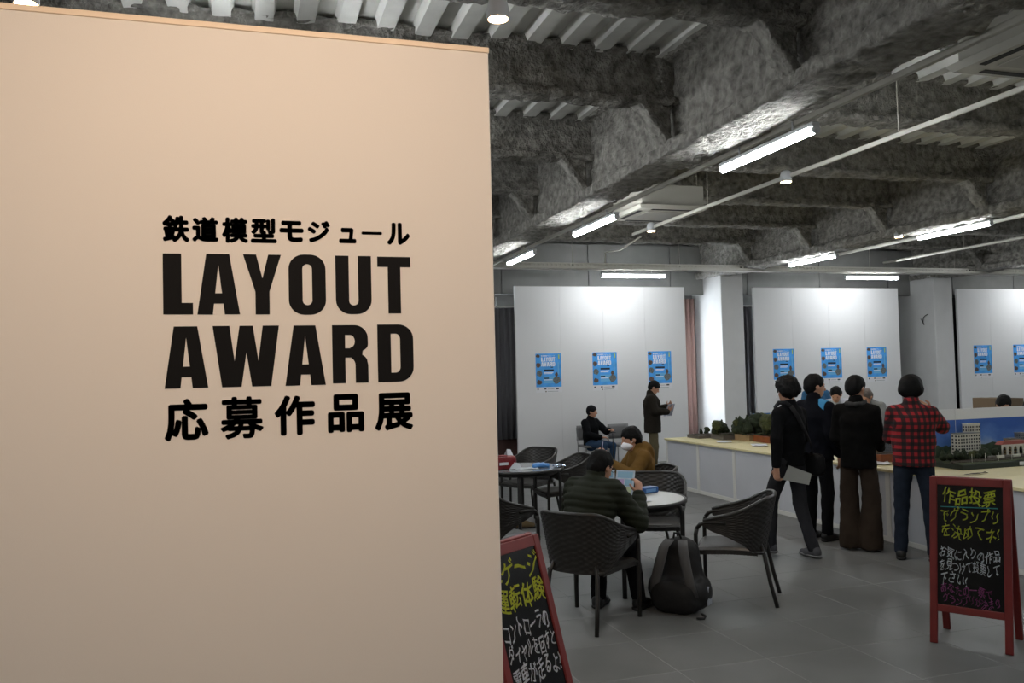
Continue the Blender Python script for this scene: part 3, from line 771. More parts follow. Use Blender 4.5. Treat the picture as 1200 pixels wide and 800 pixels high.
# ================================================================ round tables
m_lam = mat('table_laminate', (.66, .66, .64), .32)
m_glasst = mat('table_top_glossy', (.52, .54, .55), .12)
m_edge = mat('table_edge_dark', (.10, .10, .10), .4)
def round_table(x, y, label, mt, rz):
    t = thing('round_table', label, 'table', (x, y, 0), rz, 'round cafe tables')
    MB().lathe([(.470, .698), (.470, .7205), (.466, .722)], 64, sm=False).build('tabletop', mt, t)
    MB().lathe([(.472, .690), (.492, .692), (.496, .705), (.494, .718), (.485, .724), (.471, .722), (.471, .700)], 64).build('edge_band', m_edge, t)
    MB().lathe([(.40, .655), (.42, .655), (.42, .69), (.40, .69)], 48).build('apron', m_edge, t)
    for k in range(4):
        c_, s_ = math.cos(R(45 + 90 * k)), math.sin(R(45 + 90 * k))
        MB().tube([(c_ * r_, s_ * r_, z) for r_, z in ((.33, .672), (.40, .668), (.435, .645), (.447, .60), (.447, .30), (.452, 0))], .019, 10).build('leg', m_edge, t)
    return t
round_table(3.05, 6.62, 'right round table with papers and a blue box, light grey top', m_lam, R(15))
round_table(2.96, 9.28, 'left round table with a red bag on it, near the partition', m_glasst, R(25))

# ---------------------------------------------------------------- things on the tables
m_wpap = mat('paper_white', (.85, .86, .88), .7)
def sheet(name, label, cat, x, y, z, w, d, rz, m, n=6, curl=.004, group=None):
    ob = MB().grid([[((i / n - .5) * w, (j / n - .5) * d, curl * math.sin(i * 1.9 + j * .8) * (i / n)) for j in range(n + 1)] for i in range(n + 1)]).build(name, m, None, (x, y, z), (0, 0, rz))
    sd = ob.modifiers.new('thick', 'SOLIDIFY'); sd.thickness = .0015
    return tag(ob, label, cat, group)
TZ = .7235
sheet('flyer', 'white flyer lying on the right round table', 'paper', 2.98, 6.42, TZ + .006, .21, .297, R(30), m_wpap)
sheet('flyer', 'second white leaflet by the reading man on the right table', 'paper', 2.82, 6.55, TZ + .004, .21, .25, R(-15), mat('paper_bluewhite', (.76, .80, .86), .7))
bx = thing('snack_box', 'small blue box near the back of the right round table', 'box', (3.33, 6.80, TZ), R(20))
MB().box(-.085, -.05, 0, .085, .05, .05, 0, .006).build('carton', mat('box_blue', (.14, .32, .55), .4), bx)
MB().box(-.07, -.051, .012, .05, -.0495, .038).build('print', mat('box_lightblue', (.40, .58, .78), .4), bx)
bx = thing('tissue_pack', 'white folded tissue standing on the right round table', 'tissue', (3.10, 6.72, TZ), R(40))
MB().add([(-.05, -.03, 0), (.05, -.03, 0), (.04, .03, 0), (-.04, .03, 0), (-.02, 0, .055), (.03, .005, .035)], [(0, 1, 5, 4), (1, 2, 5), (2, 3, 4, 5), (3, 0, 4), (3, 2, 1, 0)]).build('folded_sheet', m_wpap, bx)
MB().box(-.06, -.035, 0, .06, .035, .008, 0, .002).build('packet', mat('tissue_blue', (.25, .38, .55), .5), bx)
# left table: red bag, tent card, plastic wrap, blue packet
rb = thing('red_bag', 'red shopping bag with white print on the left round table', 'bag', (2.70, 9.20, TZ + .002), R(10))
sb = SDF((-.22, -.16, -.01), (.22, .16, .26), .01)
sb.ell((0, 0, .06), (.17, .10, .085), .02, p=6); sb.ell((-.09, 0, .12), (.06, .07, .04), .03); sb.plane((0, 0, -1), 0)
sb.disp(lambda p: .03 * fbm(p * 16))
obj('bag_body', sb.surf('bag_body'), mat('bag_red', (.46, .06, .09), .45), rb)
MB().box(-.06, -.106, .05, .05, -.096, .08).build('white_print', m_wpap, rb)
MB().add([(.05, -.113, .0), (.20, -.113, .0), (.19, -.113, .055), (.12, -.113, .075)], [(0, 1, 2, 3)]).build('white_flap', m_wpap, rb)
MB().tube([(-.09, -.03, .14), (-.05, -.09, .15), (.03, -.10, .145), (.09, -.03, .135)], .006, 8).build('handle', mat('bag_red', (.46, .06, .09)), rb)
cd = thing('tent_card', 'white folded card standing behind the red bag', 'card', (2.86, 9.42, TZ), R(35))
for sg in (-1, 1): MB().add([(-.09, sg * .07, 0), (.09, sg * .07, 0), (.05, 0, .19), (-.02, 0, .20)], [(0, 1, 2, 3)]).build('card_face', m_wpap, cd)
sheet('flyer', 'pale sheet lying in the middle of the left round table', 'paper', 2.98, 9.12, TZ + .004, .26, .2, R(-12), mat('paper_pale', (.70, .73, .74), .4))
pk = thing('blue_packet', 'crinkled blue packet on the left round table', 'packet', (3.15, 9.13, TZ + .002), R(-20))
sb = SDF((-.13, -.09, -.01), (.13, .09, .07), .008); sb.ell((0, 0, .02), (.10, .06, .03), .02, p=3); sb.plane((0, 0, -1), 0); sb.disp(lambda p: .02 * fbm(p * 30))
obj('packet_body', sb.surf('packet_body'), mat('packet_blue', (.28, .50, .74), .3), pk)
fo = thing('foil_wrapper', 'shiny silver wrapper at the right edge of the left round table', 'wrapper', (3.34, 9.06, TZ + .002), R(10))
sb = SDF((-.10, -.07, -.01), (.12, .09, .06), .007); sb.ell((0, 0, .014), (.075, .05, .022), .02); sb.plane((0, 0, -1), 0); sb.disp(lambda p: .03 * fbm(p * 38))
obj('foil', sb.surf('foil', False), mat('foil_silver', (.75, .80, .88), .2, metal=.8), fo)
# ================================================================ chalkboard signs
m_redw = mat('frame_red_brown', (.42, .10, .085), .5, noise=(8, .15))
m_board = mat('blackboard', (.03, .032, .035), .25, spec=.25)
m_cy = mat('chalk_yellow_green', (.84, .87, .28), .8)
m_cw = mat('chalk_white', (.92, .94, .96), .8)
m_cm = mat('chalk_magenta', (.70, .36, .60), .8)
m_ct = mat('chalk_teal', (.15, .45, .45), .8)
def aframe(label, left_foot, right_foot, lean, lines, W_=.47, H_=1.055):
    """left_foot: floor point of the front frame's left foot as read; x along the width, face towards local -y"""
    a = Vector(left_foot + (0,)); b = Vector(right_foot + (0,)); d = (b - a).normalized()
    t = thing('chalkboard_sign', label, 'sign', a, math.atan2(d.y, d.x), 'red-framed chalkboard signs')
    al = math.asin(lean / H_)
    fr = obj('front_frame', None, None, t); 
    def part(name, mb, m, par):
        o = mb.build(name, m, t, (0, 0, 0), (-al if par == 'f' else math.asin((lean - .012) / H_), 0, 0))
        if par == 'b': o.location = (0, 2 * lean + .022, 0)
        return o
    for par in ('f', 'b'):
        for x0 in (0, W_ - .045): part('frame_post', MB().box(x0, -.012, 0, x0 + .045, .012, H_, 0, .004), m_redw, par)
        part('frame_rail', MB().box(.045, -.011, H_ - .05, W_ - .045, .011, H_, 0, .003), m_redw, par)
        part('frame_rail', MB().box(.045, -.011, .20, W_ - .045, .011, .245, 0, .003), m_redw, par)
        bd = part('board', MB().box(.04, -.004, .24, W_ - .04, .004, H_ - .045), m_board, par)
        if par == 'f':
            for (txt, x0, z0, x1, z1, m, sh_, bold) in lines:
                me = text_mesh(txt, bold, .5) if txt != '_' else poly_mesh([[(0, 0), (1, .2), (1, 1), (0, .7)]], .5)
                fit(me, x0, z0, x1, z1, .0008, sh_)
                n = len(me.vertices); co = np.empty(n * 3, np.float32); me.vertices.foreach_get('co', co); co = co.reshape(-1, 3)
                co[:, 2] += .010 * np.sin(co[:, 0] * 41 + z0 * 90); co[:, 0] += .004 * np.sin(co[:, 2] * 120); me.vertices.foreach_set('co', co.ravel()); me.update()
                obj('chalk_line', me, m, t, (0, 0, 0), (-al, 0, 0)).location = Vector((0, -.0045 * math.cos(al), .0045 * math.sin(al)))
    bpy.data.objects.remove(fr, do_unlink=True)
    return t
LR = [('作品投票', .075, .885, .385, .985, m_cy, .08, .012), ('_', .065, .868, .40, .876, m_ct, 0, 0), ('でグランプリ', .065, .775, .395, .862, m_cy, .05, .004), ('を決めてネ!', .07, .665, .40, .755, m_cy, .05, .004),
      ('お気に入りの作品', .06, .535, .405, .61, m_cw, .05, .004), ('を見つけて投票して', .06, .455, .40, .53, m_cw, .05, .004), ('下さい!', .06, .375, .215, .45, m_cw, .1, .004),
      ('あなたの一票で', .065, .318, .36, .378, m_cm, .05, .002), ('グランプリが決まり', .08, .255, .40, .315, m_cm, .05, .002)]
aframe('chalkboard sign with red frame at right, yellow white and purple writing, fully in view', (4.18, 4.52), (4.44, 4.13), .17, LR)
LL = [('Zゲージ', .07, .88, .42, .985, m_cy, .12, .008), ('運転体験', .06, .755, .425, .865, m_cy, .08, .010), ('コントローラの', .06, .635, .40, .72, m_cw, .08, .005), ('ダイヤルを回すと', .06, .54, .42, .62, m_cw, .08, .005), ('電車が走るよ!', .06, .435, .42, .53, m_cw, .08, .006)]
aframe('chalkboard sign with red frame half hidden behind the partition, yellow and white writing', (1.11, 3.44), (1.49, 3.72), .27, LL)
# ================================================================ model railway dioramas on the counter
m_tree = mat('model_tree_green', (.13, .17, .09), .9, noise=(60, .5, 4))
m_tree2 = mat('model_tree_olive', (.22, .24, .11), .9, noise=(60, .5, 4))
m_turf = mat('model_turf', (.24, .27, .16), .95, noise=(25, .4, 5))
m_ballast = mat('model_ballast', (.36, .34, .31), .95, noise=(80, .4, 3))
m_rail2 = mat('model_rail', (.25, .20, .17), .5, metal=.3)
m_wood = mat('base_orange_wood', (.50, .26, .11), .5, noise=(12, .2, 3))
m_beige = mat('base_beige_wood', (.60, .50, .36), .6, noise=(12, .15, 3))
m_gbase = mat('base_grey', (.40, .38, .36), .6)
m_dgreen = mat('base_dark_green', (.13, .17, .14), .6)
m_bw = mat('model_building_white', (.80, .79, .74), .7)
m_bb = mat('model_building_beige', (.58, .50, .36), .7)
m_bg = mat('model_building_grey', (.45, .46, .47), .7)
m_bp = mat('model_roof_pink', (.60, .33, .30), .7)
m_win = mat('model_window', (.10, .12, .15), .3)
m_road = mat('model_road', (.20, .20, .21), .8)
def tree_mesh(seed, cone):
    s_ = SDF((-.055, -.055, -.002), (.055, .055, .125), .0062)
    if cone: s_.cone((0, 0, .03), (0, 0, .105), .034, .006, .01)
    else:
        s_.ell((0, 0, .07), (.040, .040, .036), .01); s_.ell((.016, .008, .055), (.030, .030, .024), .01); s_.ell((-.018, -.008, .082), (.028, .026, .024), .01)
    s_.cone((0, 0, 0), (0, 0, .05), .006, .005, .004)
    s_.disp(lambda p: .02 * fbm((p + seed) * 75, 2))
    return s_.surf('model_tree')
TREES = [tree_mesh(.1, False), tree_mesh(.7, False), tree_mesh(1.3, True)]
def tree(parent, x, y, z, s_, k=None, m=None):
    k = random.randrange(3) if k is None else k
    o = bpy.data.objects.new('model_tree', TREES[k]); COL.objects.link(o); o.parent = parent; o.location = (x, y, z); o.scale = (s_, s_, s_ * random.uniform(.9, 1.15)); o.rotation_euler = (0, 0, random.uniform(0, 6))
    if not TREES[k].materials: TREES[k].materials.append(m_tree if k != 1 else m_tree2)
def building(parent, x, y, z, w, d, h, m, cols, rows, name='model_building', roof=None):
    b = MB().box(-w / 2, -d / 2, 0, w / 2, d / 2, h, 0, .002).build(name, m, parent, (x, y, z))
    g = MB(); cw = w / cols; rh = h * .92 / rows
    for i in range(cols):
        for j in range(rows):
            g.box(-w / 2 + cw * (i + .22), -d / 2 - .0015, .05 * h + rh * (j + .25), -w / 2 + cw * (i + .78), -d / 2 + .001, .05 * h + rh * (j + .78))
    dc = max(1, int(d / cw)); dw = d / dc
    for i in range(dc):
        for j in range(rows):
            g.box(-w / 2 - .0015, -d / 2 + dw * (i + .25), .05 * h + rh * (j + .25), -w / 2 + .001, -d / 2 + dw * (i + .75), .05 * h + rh * (j + .78))
    o = g.build('windows', m_win, b); o['kind'] = 'stuff'
    if roof: MB().box(-w / 2 - .004, -d / 2 - .004, h, w / 2 + .004, d / 2 + .004, h + .008, 0, .002).build('roof', roof, b)
    return b
def track(parent, pts, z):
    MB().tube([(x, y, z + .002) for x, y in pts], .012, 6).build('track_bed', m_ballast, parent)
    for off in (-.0045, .0045): MB().tube([(x + off * .7, y + off * .7, z + .0155) for x, y in pts], .0012, 5).build('rail', m_rail2, parent)
def ground(parent, w, d, z, amp, m, seed):
    n = 18
    g = MB().grid([[((i / n - .5) * w, (j / n - .5) * d, z + amp * max(0, float(fbm(np.array([[i * .35 + seed, j * .35, seed]]), 2)[0]) + .15)) for j in range(n + 1)] for i in range(n + 1)])
    g.build('ground', m, parent)
def module(label, x, y, w, d, hb, mb, rz=0.):
    t = thing('model_railway_module', label, 'diorama', (x, y, CZ), rz, 'model railway modules on the counter')
    MB().box(-w / 2, -d / 2, 0, w / 2, d / 2, hb, 0, .003).build('base', mb, t)
    return t
random.seed(11)
# flat grey module at the far left end, then the wooded ones
t = module('flat grey model railway module at the far left end', 6.74, 11.66, .50, .34, .045, m_gbase)
ground(t, .53, .32, .046, .02, m_ballast, 2.); track(t, [(-.26, -.05), (0, -.04), (.26, -.05)], .05)
for k in range(4): tree(t, random.uniform(-.1, .24), random.uniform(.02, .14), .048, random.uniform(.7, 1.0))
t = module('grey-sided model railway module with small fir trees', 6.93, 11.26, .52, .36, .075, m_gbase)
ground(t, .58, .40, .076, .04, m_turf, 5.); track(t, [(-.29, -.14), (.29, -.12)], .082)
for k in range(16): tree(t, random.uniform(-.27, .27), random.uniform(-.08, .19), .078, random.uniform(1.1, 2.0))
t = module('beige-sided model railway module crowded with dark trees', 7.12, 10.86, .56, .38, .085, m_beige)
ground(t, .58, .42, .086, .08, m_turf, 9.); track(t, [(-.29, -.15), (0, -.17), (.29, -.14)], .09)
for k in range(24): tree(t, random.uniform(-.27, .27), random.uniform(-.10, .20), .09 + .02 * random.random(), random.uniform(1.6, 2.6))
t = module('orange wood model railway module with a dark forest beside the youth', 7.22, 10.42, .66, .44, .09, m_wood)
ground(t, .60, .48, .091, .10, m_turf, 12.); track(t, [(-.30, -.17), (.30, -.17)], .095)
for k in range(26): tree(t, random.uniform(-.28, .28), random.uniform(-.12, .22), .10 + .02 * random.random(), random.uniform(1.6, 2.6))
bc = thing('blue_sign_card', 'bright blue card standing behind the forest modules', 'card', (7.44, 11.25, CZ), R(-4))
MB().box(-.15, -.006, .0, .15, .006, .36, 0, .002).build('card', mat('card_blue', (.05, .33, .62), .5, noise=(9, .3)), bc)
MB().box(-.11, -.008, .22, .05, -.0055, .25).build('print', m_pd, bc)
MB().box(-.08, .006, 0, .08, .09, .012).build('foot', m_gbase, bc)
# module behind the navy man, city module behind woman and plaid man
t = module('wood-sided model railway module behind the man in navy', 7.0, 9.4, .62, .6, .085, m_wood)
ground(t, .6, .58, .086, .04, m_turf, 20.); track(t, [(-.3, -.2), (.3, -.2)], .09)
for k in range(8): tree(t, random.uniform(-.28, .28), random.uniform(-.1, .28), .09, random.uniform(.8, 1.4))
building(t, .12, .1, .088, .12, .10, .12, m_bb, 4, 4, roof=m_bg); building(t, -.14, .12, .088, .10, .10, .09, m_bw, 3, 3, roof=m_bp)
t = module('city model module with grey towers between woman and plaid man', 6.78, 7.95, .56, .66, .085, m_wood)
ground(t, .54, .64, .086, .01, m_road, 25.); track(t, [(-.27, -.26), (.27, -.26)], .09)
for (bx_, by_, bw_, bh_, bm_) in ((-.19, .1, .10, .22, m_bg), (-.05, .16, .09, .30, m_bg), (.09, .12, .10, .19, m_bb), (.21, .16, .09, .26, m_bg), (-.14, -.08, .09, .10, m_bw), (.02, -.06, .10, .13, m_bg), (.17, -.07, .10, .09, m_bw), (-.22, -.2, .06, .06, m_bb)):
    building(t, bx_, by_, .088, bw_, .10, bh_, bm_, 5, 9, roof=m_bg)
MB().box(-.16, .28, .085, .10, .292, .50, 0, .002).build('brown_board', mat('board_brown', (.20, .14, .12), .7), t)
MB().box(-.03, .24, .46, .10, .28, .50, 0, .004).build('white_model', m_bw, t)
# scenic module with the sky backdrop
t = module('large scenic model railway module with sky backdrop behind the chalkboard', 7.50, 7.02, 1.62, .62, .05, m_dgreen)
ground(t, 1.60, .60, .051, .03, m_turf, 31.)
m_sky = bpy.data.materials.new('backdrop_sky_print'); m_sky.use_nodes = True
nt = m_sky.node_tree; bs = nt.nodes['Principled BSDF']; bs.inputs['Roughness'].default_value = .5
tc = nt.nodes.new('ShaderNodeTexCoord'); nz = nt.nodes.new('ShaderNodeTexNoise'); nz.inputs['Scale'].default_value = 4.5; nz.inputs['Detail'].default_value = 5
sx = nt.nodes.new('ShaderNodeSeparateXYZ'); nt.links.new(tc.outputs['Object'], sx.inputs[0]); nt.links.new(tc.outputs['Object'], nz.inputs['Vector'])
ma = nt.nodes.new('ShaderNodeMath'); ma.operation = 'MULTIPLY_ADD'; ma.inputs[1].default_value = .55; nt.links.new(nz.outputs['Fac'], ma.inputs[0])
ml = nt.nodes.new('ShaderNodeMath'); ml.operation = 'MULTIPLY_ADD'; ml.inputs[1].default_value = -1.6; ml.inputs[2].default_value = .62; nt.links.new(sx.outputs['Z'], ml.inputs[0]); nt.links.new(ml.outputs[0], ma.inputs[2])
cr = nt.nodes.new('ShaderNodeValToRGB'); cr.color_ramp.elements[0].position = .28; cr.color_ramp.elements[0].color = srgb((.20, .36, .66)); cr.color_ramp.elements[1].position = .80; cr.color_ramp.elements[1].color = srgb((.72, .78, .85))
e_ = cr.color_ramp.elements.new(.55); e_.color = srgb((.36, .52, .78))
nt.links.new(ma.outputs[0], cr.inputs['Fac']); nt.links.new(cr.outputs['Color'], bs.inputs['Base Color'])
for xa, xb in ((-.81, -.28), (-.278, .81)):
    bd = MB().box(xa, .30, 0, xb, .312, .56, 0, .001).build('backdrop_board', m_panel, t)
    MB().box(xa + .002, .2985, .05, xb - .002, .3002, .445).build('sky_print', m_sky, bd)
    MB().grid([[(xa + (xb - xa) * i / 20, .297, .05), (xa + (xb - xa) * i / 20, .297, .17 + .05 * float(fbm(np.array([[i * .5 + xa * 9, 1., 2.]]))[0] + .2))] for i in range(21)]).build('printed_hills', mat('printed_hills', (.24, .30, .22), .7, noise=(18, .4, 4)), bd)
building(t, -.30, .15, .055, .30, .09, .255, m_bw, 9, 7, 'model_apartment', m_bg)
building(t, -.12, .25, .055, .17, .07, .34, m_bw, 6, 9, 'model_apartment', m_bw)
building(t, .33, .16, .055, .13, .10, .17, m_bb, 5, 5, roof=m_bg)
building(t, .50, .2, .055, .10, .08, .22, m_bg, 4, 7, roof=m_bg)
building(t, .64, .14, .055, .12, .08, .11, m_bb, 4, 3, roof=m_bp)
st = MB().box(-.06, -.04, .0, .32, .04, .012).build('station_platform', m_bg, t, (-.0, -.03, .062))
for k in range(5):
    arch = _arc(0, .06, .026, .045, 0, 180, 8)
    MB().prism([(.038, 0), (.038, .12), (-.038, .12), (-.038, 0), (-.026, 0)] + arch[::-1] + [(.026, 0)], .01, Matrix.Translation((-.03 + k * .072, -.04, .012)) @ Matrix.Rotation(R(90), 4, 'X')).build('arch', m_bw, st)
MB().prism([(-.20, 0), (.20, 0), (.15, .035), (-.15, .035)], .08, Matrix.Translation((.13, .04, .132)) @ Matrix.Rotation(R(90), 4, 'X')).build('station_roof', m_bp, st)
track(t, [(-.8, -.19), (0, -.17), (.8, -.19)], .06); track(t, [(-.8, -.15), (0, -.13), (.8, -.15)], .06)
for k in range(6): MB().box(-.05, -.011, 0, .05, .011, .026, 0, .004).build('train_car', m_bw if k % 2 else m_gbase, t, (-.3 + k * .105, -.172, .078))
for k in range(26): tree(t, random.uniform(-.78, -.12), random.uniform(-.12, .06), .058, random.uniform(.6, 1.15))
for k in range(16): tree(t, random.uniform(.3, .78), random.uniform(-.02, .10), .058, random.uniform(.5, 1.0))
for k in range(8): MB().tube([(0, 0, 0), (0, 0, .085)], .0022, 5).build('catenary_pole', m_bw, t, (-.6 + k * .17, -.215, .055))
MB().box(-.10, -.318, .012, .10, -.3105, .046).build('name_plate', m_wpap, t); MB().box(.12, -.318, .012, .2, -.3105, .046).build('name_plate', mat('plate_blue', (.10, .22, .45), .5), t)
# info sheets on the worktop
for lab, x, y, w, d, rz in (('white info sheet in front of the fir tree module', 6.50, 10.78, .21, .30, R(-28)), ('white info sheet in front of the forest module', 6.60, 10.05, .21, .34, R(-28)),
                            ('white info sheet on the worktop left of the plaid shirt', 6.42, 7.55, .21, .30, R(-30)), ('white info sheet in front of the scenic module', 7.45, 6.48, .30, .21, R(-20)), ('small dark strip label on the worktop beside the plaid man', 6.55, 6.42, .30, .03, R(8))):
    sheet('info_sheet', lab, 'paper', x, y, CZ + .012, w, d, rz, m_dark if 'dark' in lab else m_wpap, 5, .006, 'info sheets on the worktop')
# things beyond the counter: cardboard box on a stand, dark camera bag
tb = thing('side_table', 'grey side table behind the counter holding a cardboard box', 'table', (9.28, 8.0, 0), 0)
MB().box(-.22, -.4, .98, .30, .85, 1.0, 0, .003).build('tabletop', m_gbase, tb)
for sx_ in (-.19, .27):
    for sy_ in (-.37, .82): MB().tube([(sx_, sy_, 0), (sx_, sy_, .98)], .014, 8).build('leg', m_edge, tb)
cb = thing('cardboard_box', 'brown cardboard box beyond the scenic backdrop', 'box', (9.28, 8.70, 1.0), R(3))
m_card = mat('cardboard', (.46, .39, .31), .8)
for a in ((-.16, -.24, 0, .16, .24, .01), (-.16, -.24, .01, -.152, .24, .31), (.152, -.24, .01, .16, .24, .31), (-.152, -.24, .01, .152, -.232, .31), (-.152, .232, .01, .152, .24, .31)): MB().box(*a).build('side', m_card, cb)
MB().box(-.16, -.24, .31, .0, .24, .314).build('flap', m_card, cb)
kb = thing('camera_bag', 'dark camera bag standing right of the cardboard box', 'bag', (9.28, 8.06, 1.002), R(5))
sb = SDF((-.2, -.25, -.01), (.2, .25, .42), .012); sb.ell((0, 0, .16), (.14, .20, .17), .03, p=3.5); sb.ell((0, .08, .33), (.09, .08, .07), .03); sb.ell((0, -.1, .30), (.08, .07, .05), .03); sb.plane((0, 0, -1), 0); sb.disp(lambda p: .02 * fbm(p * 15))
obj('bag_body', sb.surf('bag_body'), mat('bag_charcoal', (.10, .11, .12), .7), kb)
MB().tube([(0, -.1, .33), (0, -.06, .40), (0, .06, .42), (0, .1, .38)], .01, 8).build('handle', m_dark, kb)

# ---------------------------------------------------------------- backpack on the floor by the right round table
bp = thing('backpack', 'black backpack with grey straps leaning on the floor by the round table', 'backpack', (3.08, 5.80, 0), hd(-.75, -.66))
m_bk = mat('backpack_black', (.035, .035, .04), .7, bump=(60, .2, .004))
m_gst = mat('strap_grey', (.30, .30, .30), .8)
sb = SDF((-.30, -.24, -.01), (.30, .26, .60), .01)
sb.cone((0, -.02, .13), (0, -.05, .40), .125, .10, .03, (1, 0, 0), 1.45); sb.ell((0, .06, .12), (.19, .13, .13), .03, p=3); sb.ell((0, -.05, .46), (.12, .085, .07), .03)
sb.ell((.19, 0, .14), (.05, .09, .11), .03); sb.ell((-.19, 0, .14), (.05, .09, .11), .03); sb.plane((0, 0, -1), 0); sb.disp(lambda p: .018 * fbm(p * 14))
obj('pack_body', sb.surf('pack_body'), m_bk, bp)
for sg in (-1, 1):
    P3 = [(sg * .05, .04, .515), (sg * .075, .10, .47), (sg * .10, .125, .36), (sg * .13, .14, .24), (sg * .15, .12, .14)]
    b = MB().grid([[Vector(p) + Vector((-.032, 0, 0)), Vector(p) + Vector((-.016, .012, 0)), Vector(p) + Vector((.016, .012, 0)), Vector(p) + Vector((.032, 0, 0))] for p in P3])
    o = b.build('shoulder_strap', m_gst, bp); o.modifiers.new('t', 'SOLIDIFY').thickness = .014
MB().tube([(-.03, .02, .53), (-.02, .03, .57), (.02, .03, .57), (.03, .02, .53)], .008, 8).build('grab_handle', m_bk, bp)
MB().box(-.235, -.03, .06, -.222, .05, .20, 0, .005).build('side_pocket_label', mat('label_white', (.62, .64, .68), .6), bp)
MB().tube([(-.2, .1, .012), (-.24, .14, .012), (-.25, .2, .012), (-.2, .22, .012)], .008, 6).build('loose_strap', m_bk, bp)
# grey folding chairs by the back wall
def folding_chair(x, y, label):
    t = thing('meeting_chair', label, 'chair', (x, y, 0), R(180), 'grey meeting chairs by the back wall')
    m = mat('meeting_chair_grey', (.42, .42, .42), .6)
    MB().box(-.21, -.22, .41, .21, .20, .45, 0, .015).build('seat', m, t)
    b = MB().grid([[(-.21 + .42 * i / 8, -.25 - .03 * math.cos((i / 8 - .5) * 3), .52 + .27 * j / 4) for j in range(5)] for i in range(9)]).build('backrest', m, t); b.modifiers.new('t', 'SOLIDIFY').thickness = .025
    mm = mat('chrome_leg', (.55, .55, .55), .3, metal=.8)
    for sg in (-1, 1):
        MB().tube([(sg * .2, .19, 0), (sg * .2, .18, .41)], .011, 8).build('leg', mm, t)
        MB().tube([(sg * .2, -.24, 0), (sg * .2, -.21, .42), (sg * .2, -.27, .75)], .011, 8).build('leg', mm, t)
    return t
folding_chair(6.0, 14.45, 'grey meeting chair under the seated man with the cane')
folding_chair(6.62, 14.45, 'empty grey meeting chair beside the seated man')
# ================================================================ people
m_skin = mat('skin', (.72, .54, .44), .55)
m_hair = mat('hair_black', (.016, .015, .015), .7, bump=(90, .4, .004), spec=.2)
m_eye = mat('eye_dark', (.05, .04, .04), .2)
def V3(*a): return np.array(a, float)
def unit(v): v = np.array(v, float); return v / (np.linalg.norm(v) + 1e-9)
STAND = dict(P=(0, 0, .94), W=(0, 0, 1.09), C=(0, -.005, 1.27), N=(0, -.015, 1.43), H=(0, .015, 1.575), yaw=0., pitch=0.,
             SL=(-.160, -.01, 1.352), SR=(.160, -.01, 1.352), EL=(-.215, -.03, 1.11), ER=(.215, -.03, 1.11), WL=(-.215, .06, .875), WR=(.215, .06, .875),
             hdL=(0, .12, -1), hdR=(0, .12, -1), pnL=(1, 0, 0), pnR=(-1, 0, 0), curl=.45, curlL=None, curlR=None,
             HL=(-.085, 0, .90), HR=(.085, 0, .90), KL=(-.10, .02, .49), KR=(.10, .02, .49), AL=(-.105, -.015, .085), AR=(.105, -.015, .085), fdL=(-.12, 1, 0), fdR=(.12, 1, 0))
def hand(s, w, d, n, thumb, curl, k=1.0):
    """palm, four fingers of different length with two bends, and a thumb from the side of the palm"""
    d = unit(d); n = np.array(n, float); n = unit(n - d * (n @ d)); sd = np.cross(d, n) * thumb     # sd: towards the thumb side
    w = np.array(w, float)
    s.cone(w, w + d * .045 * k, .024 * k, .030 * k, .015, n, .62)
    s.cone(w + d * .035 * k, w + d * .085 * k, .032 * k, .036 * k, .012, n, .45)
    for off, l in ((.027, .068), (.009, .078), (-.009, .073), (-.027, .056)):
        a = w + d * .085 * k + sd * off * k
        for j, f in enumerate((.45, .32, .26)):
            c = curl * (j + .6); dj = d * math.cos(c) + n * math.sin(c)
            b = a + dj * l * f * k * 1.12; s.cone(a, b, (.0098 - .0008 * j) * k, (.0092 - .0008 * j) * k, .004); a = b
    a = w + d * .03 * k + sd * .028 * k
    b = a + unit(sd * .75 + d * .65 + n * .35) * .042 * k; s.cone(a, b, .0125 * k, .0105 * k, .008)
    c = b + unit(sd * .15 + d * .9 + n * (.25 + .4 * curl)) * .034 * k; s.cone(b, c, .0105 * k, .0085 * k, .005)
def rotm(yaw, pitch):
    cy, sy, cp_, sp_ = math.cos(yaw), math.sin(yaw), math.cos(pitch), math.sin(pitch)
    r_ = V3(cy, sy, 0); f_ = V3(-sy * cp_, cy * cp_, sp_); return np.stack([r_, f_, np.cross(r_, f_)], 1)   # columns right, forward, up
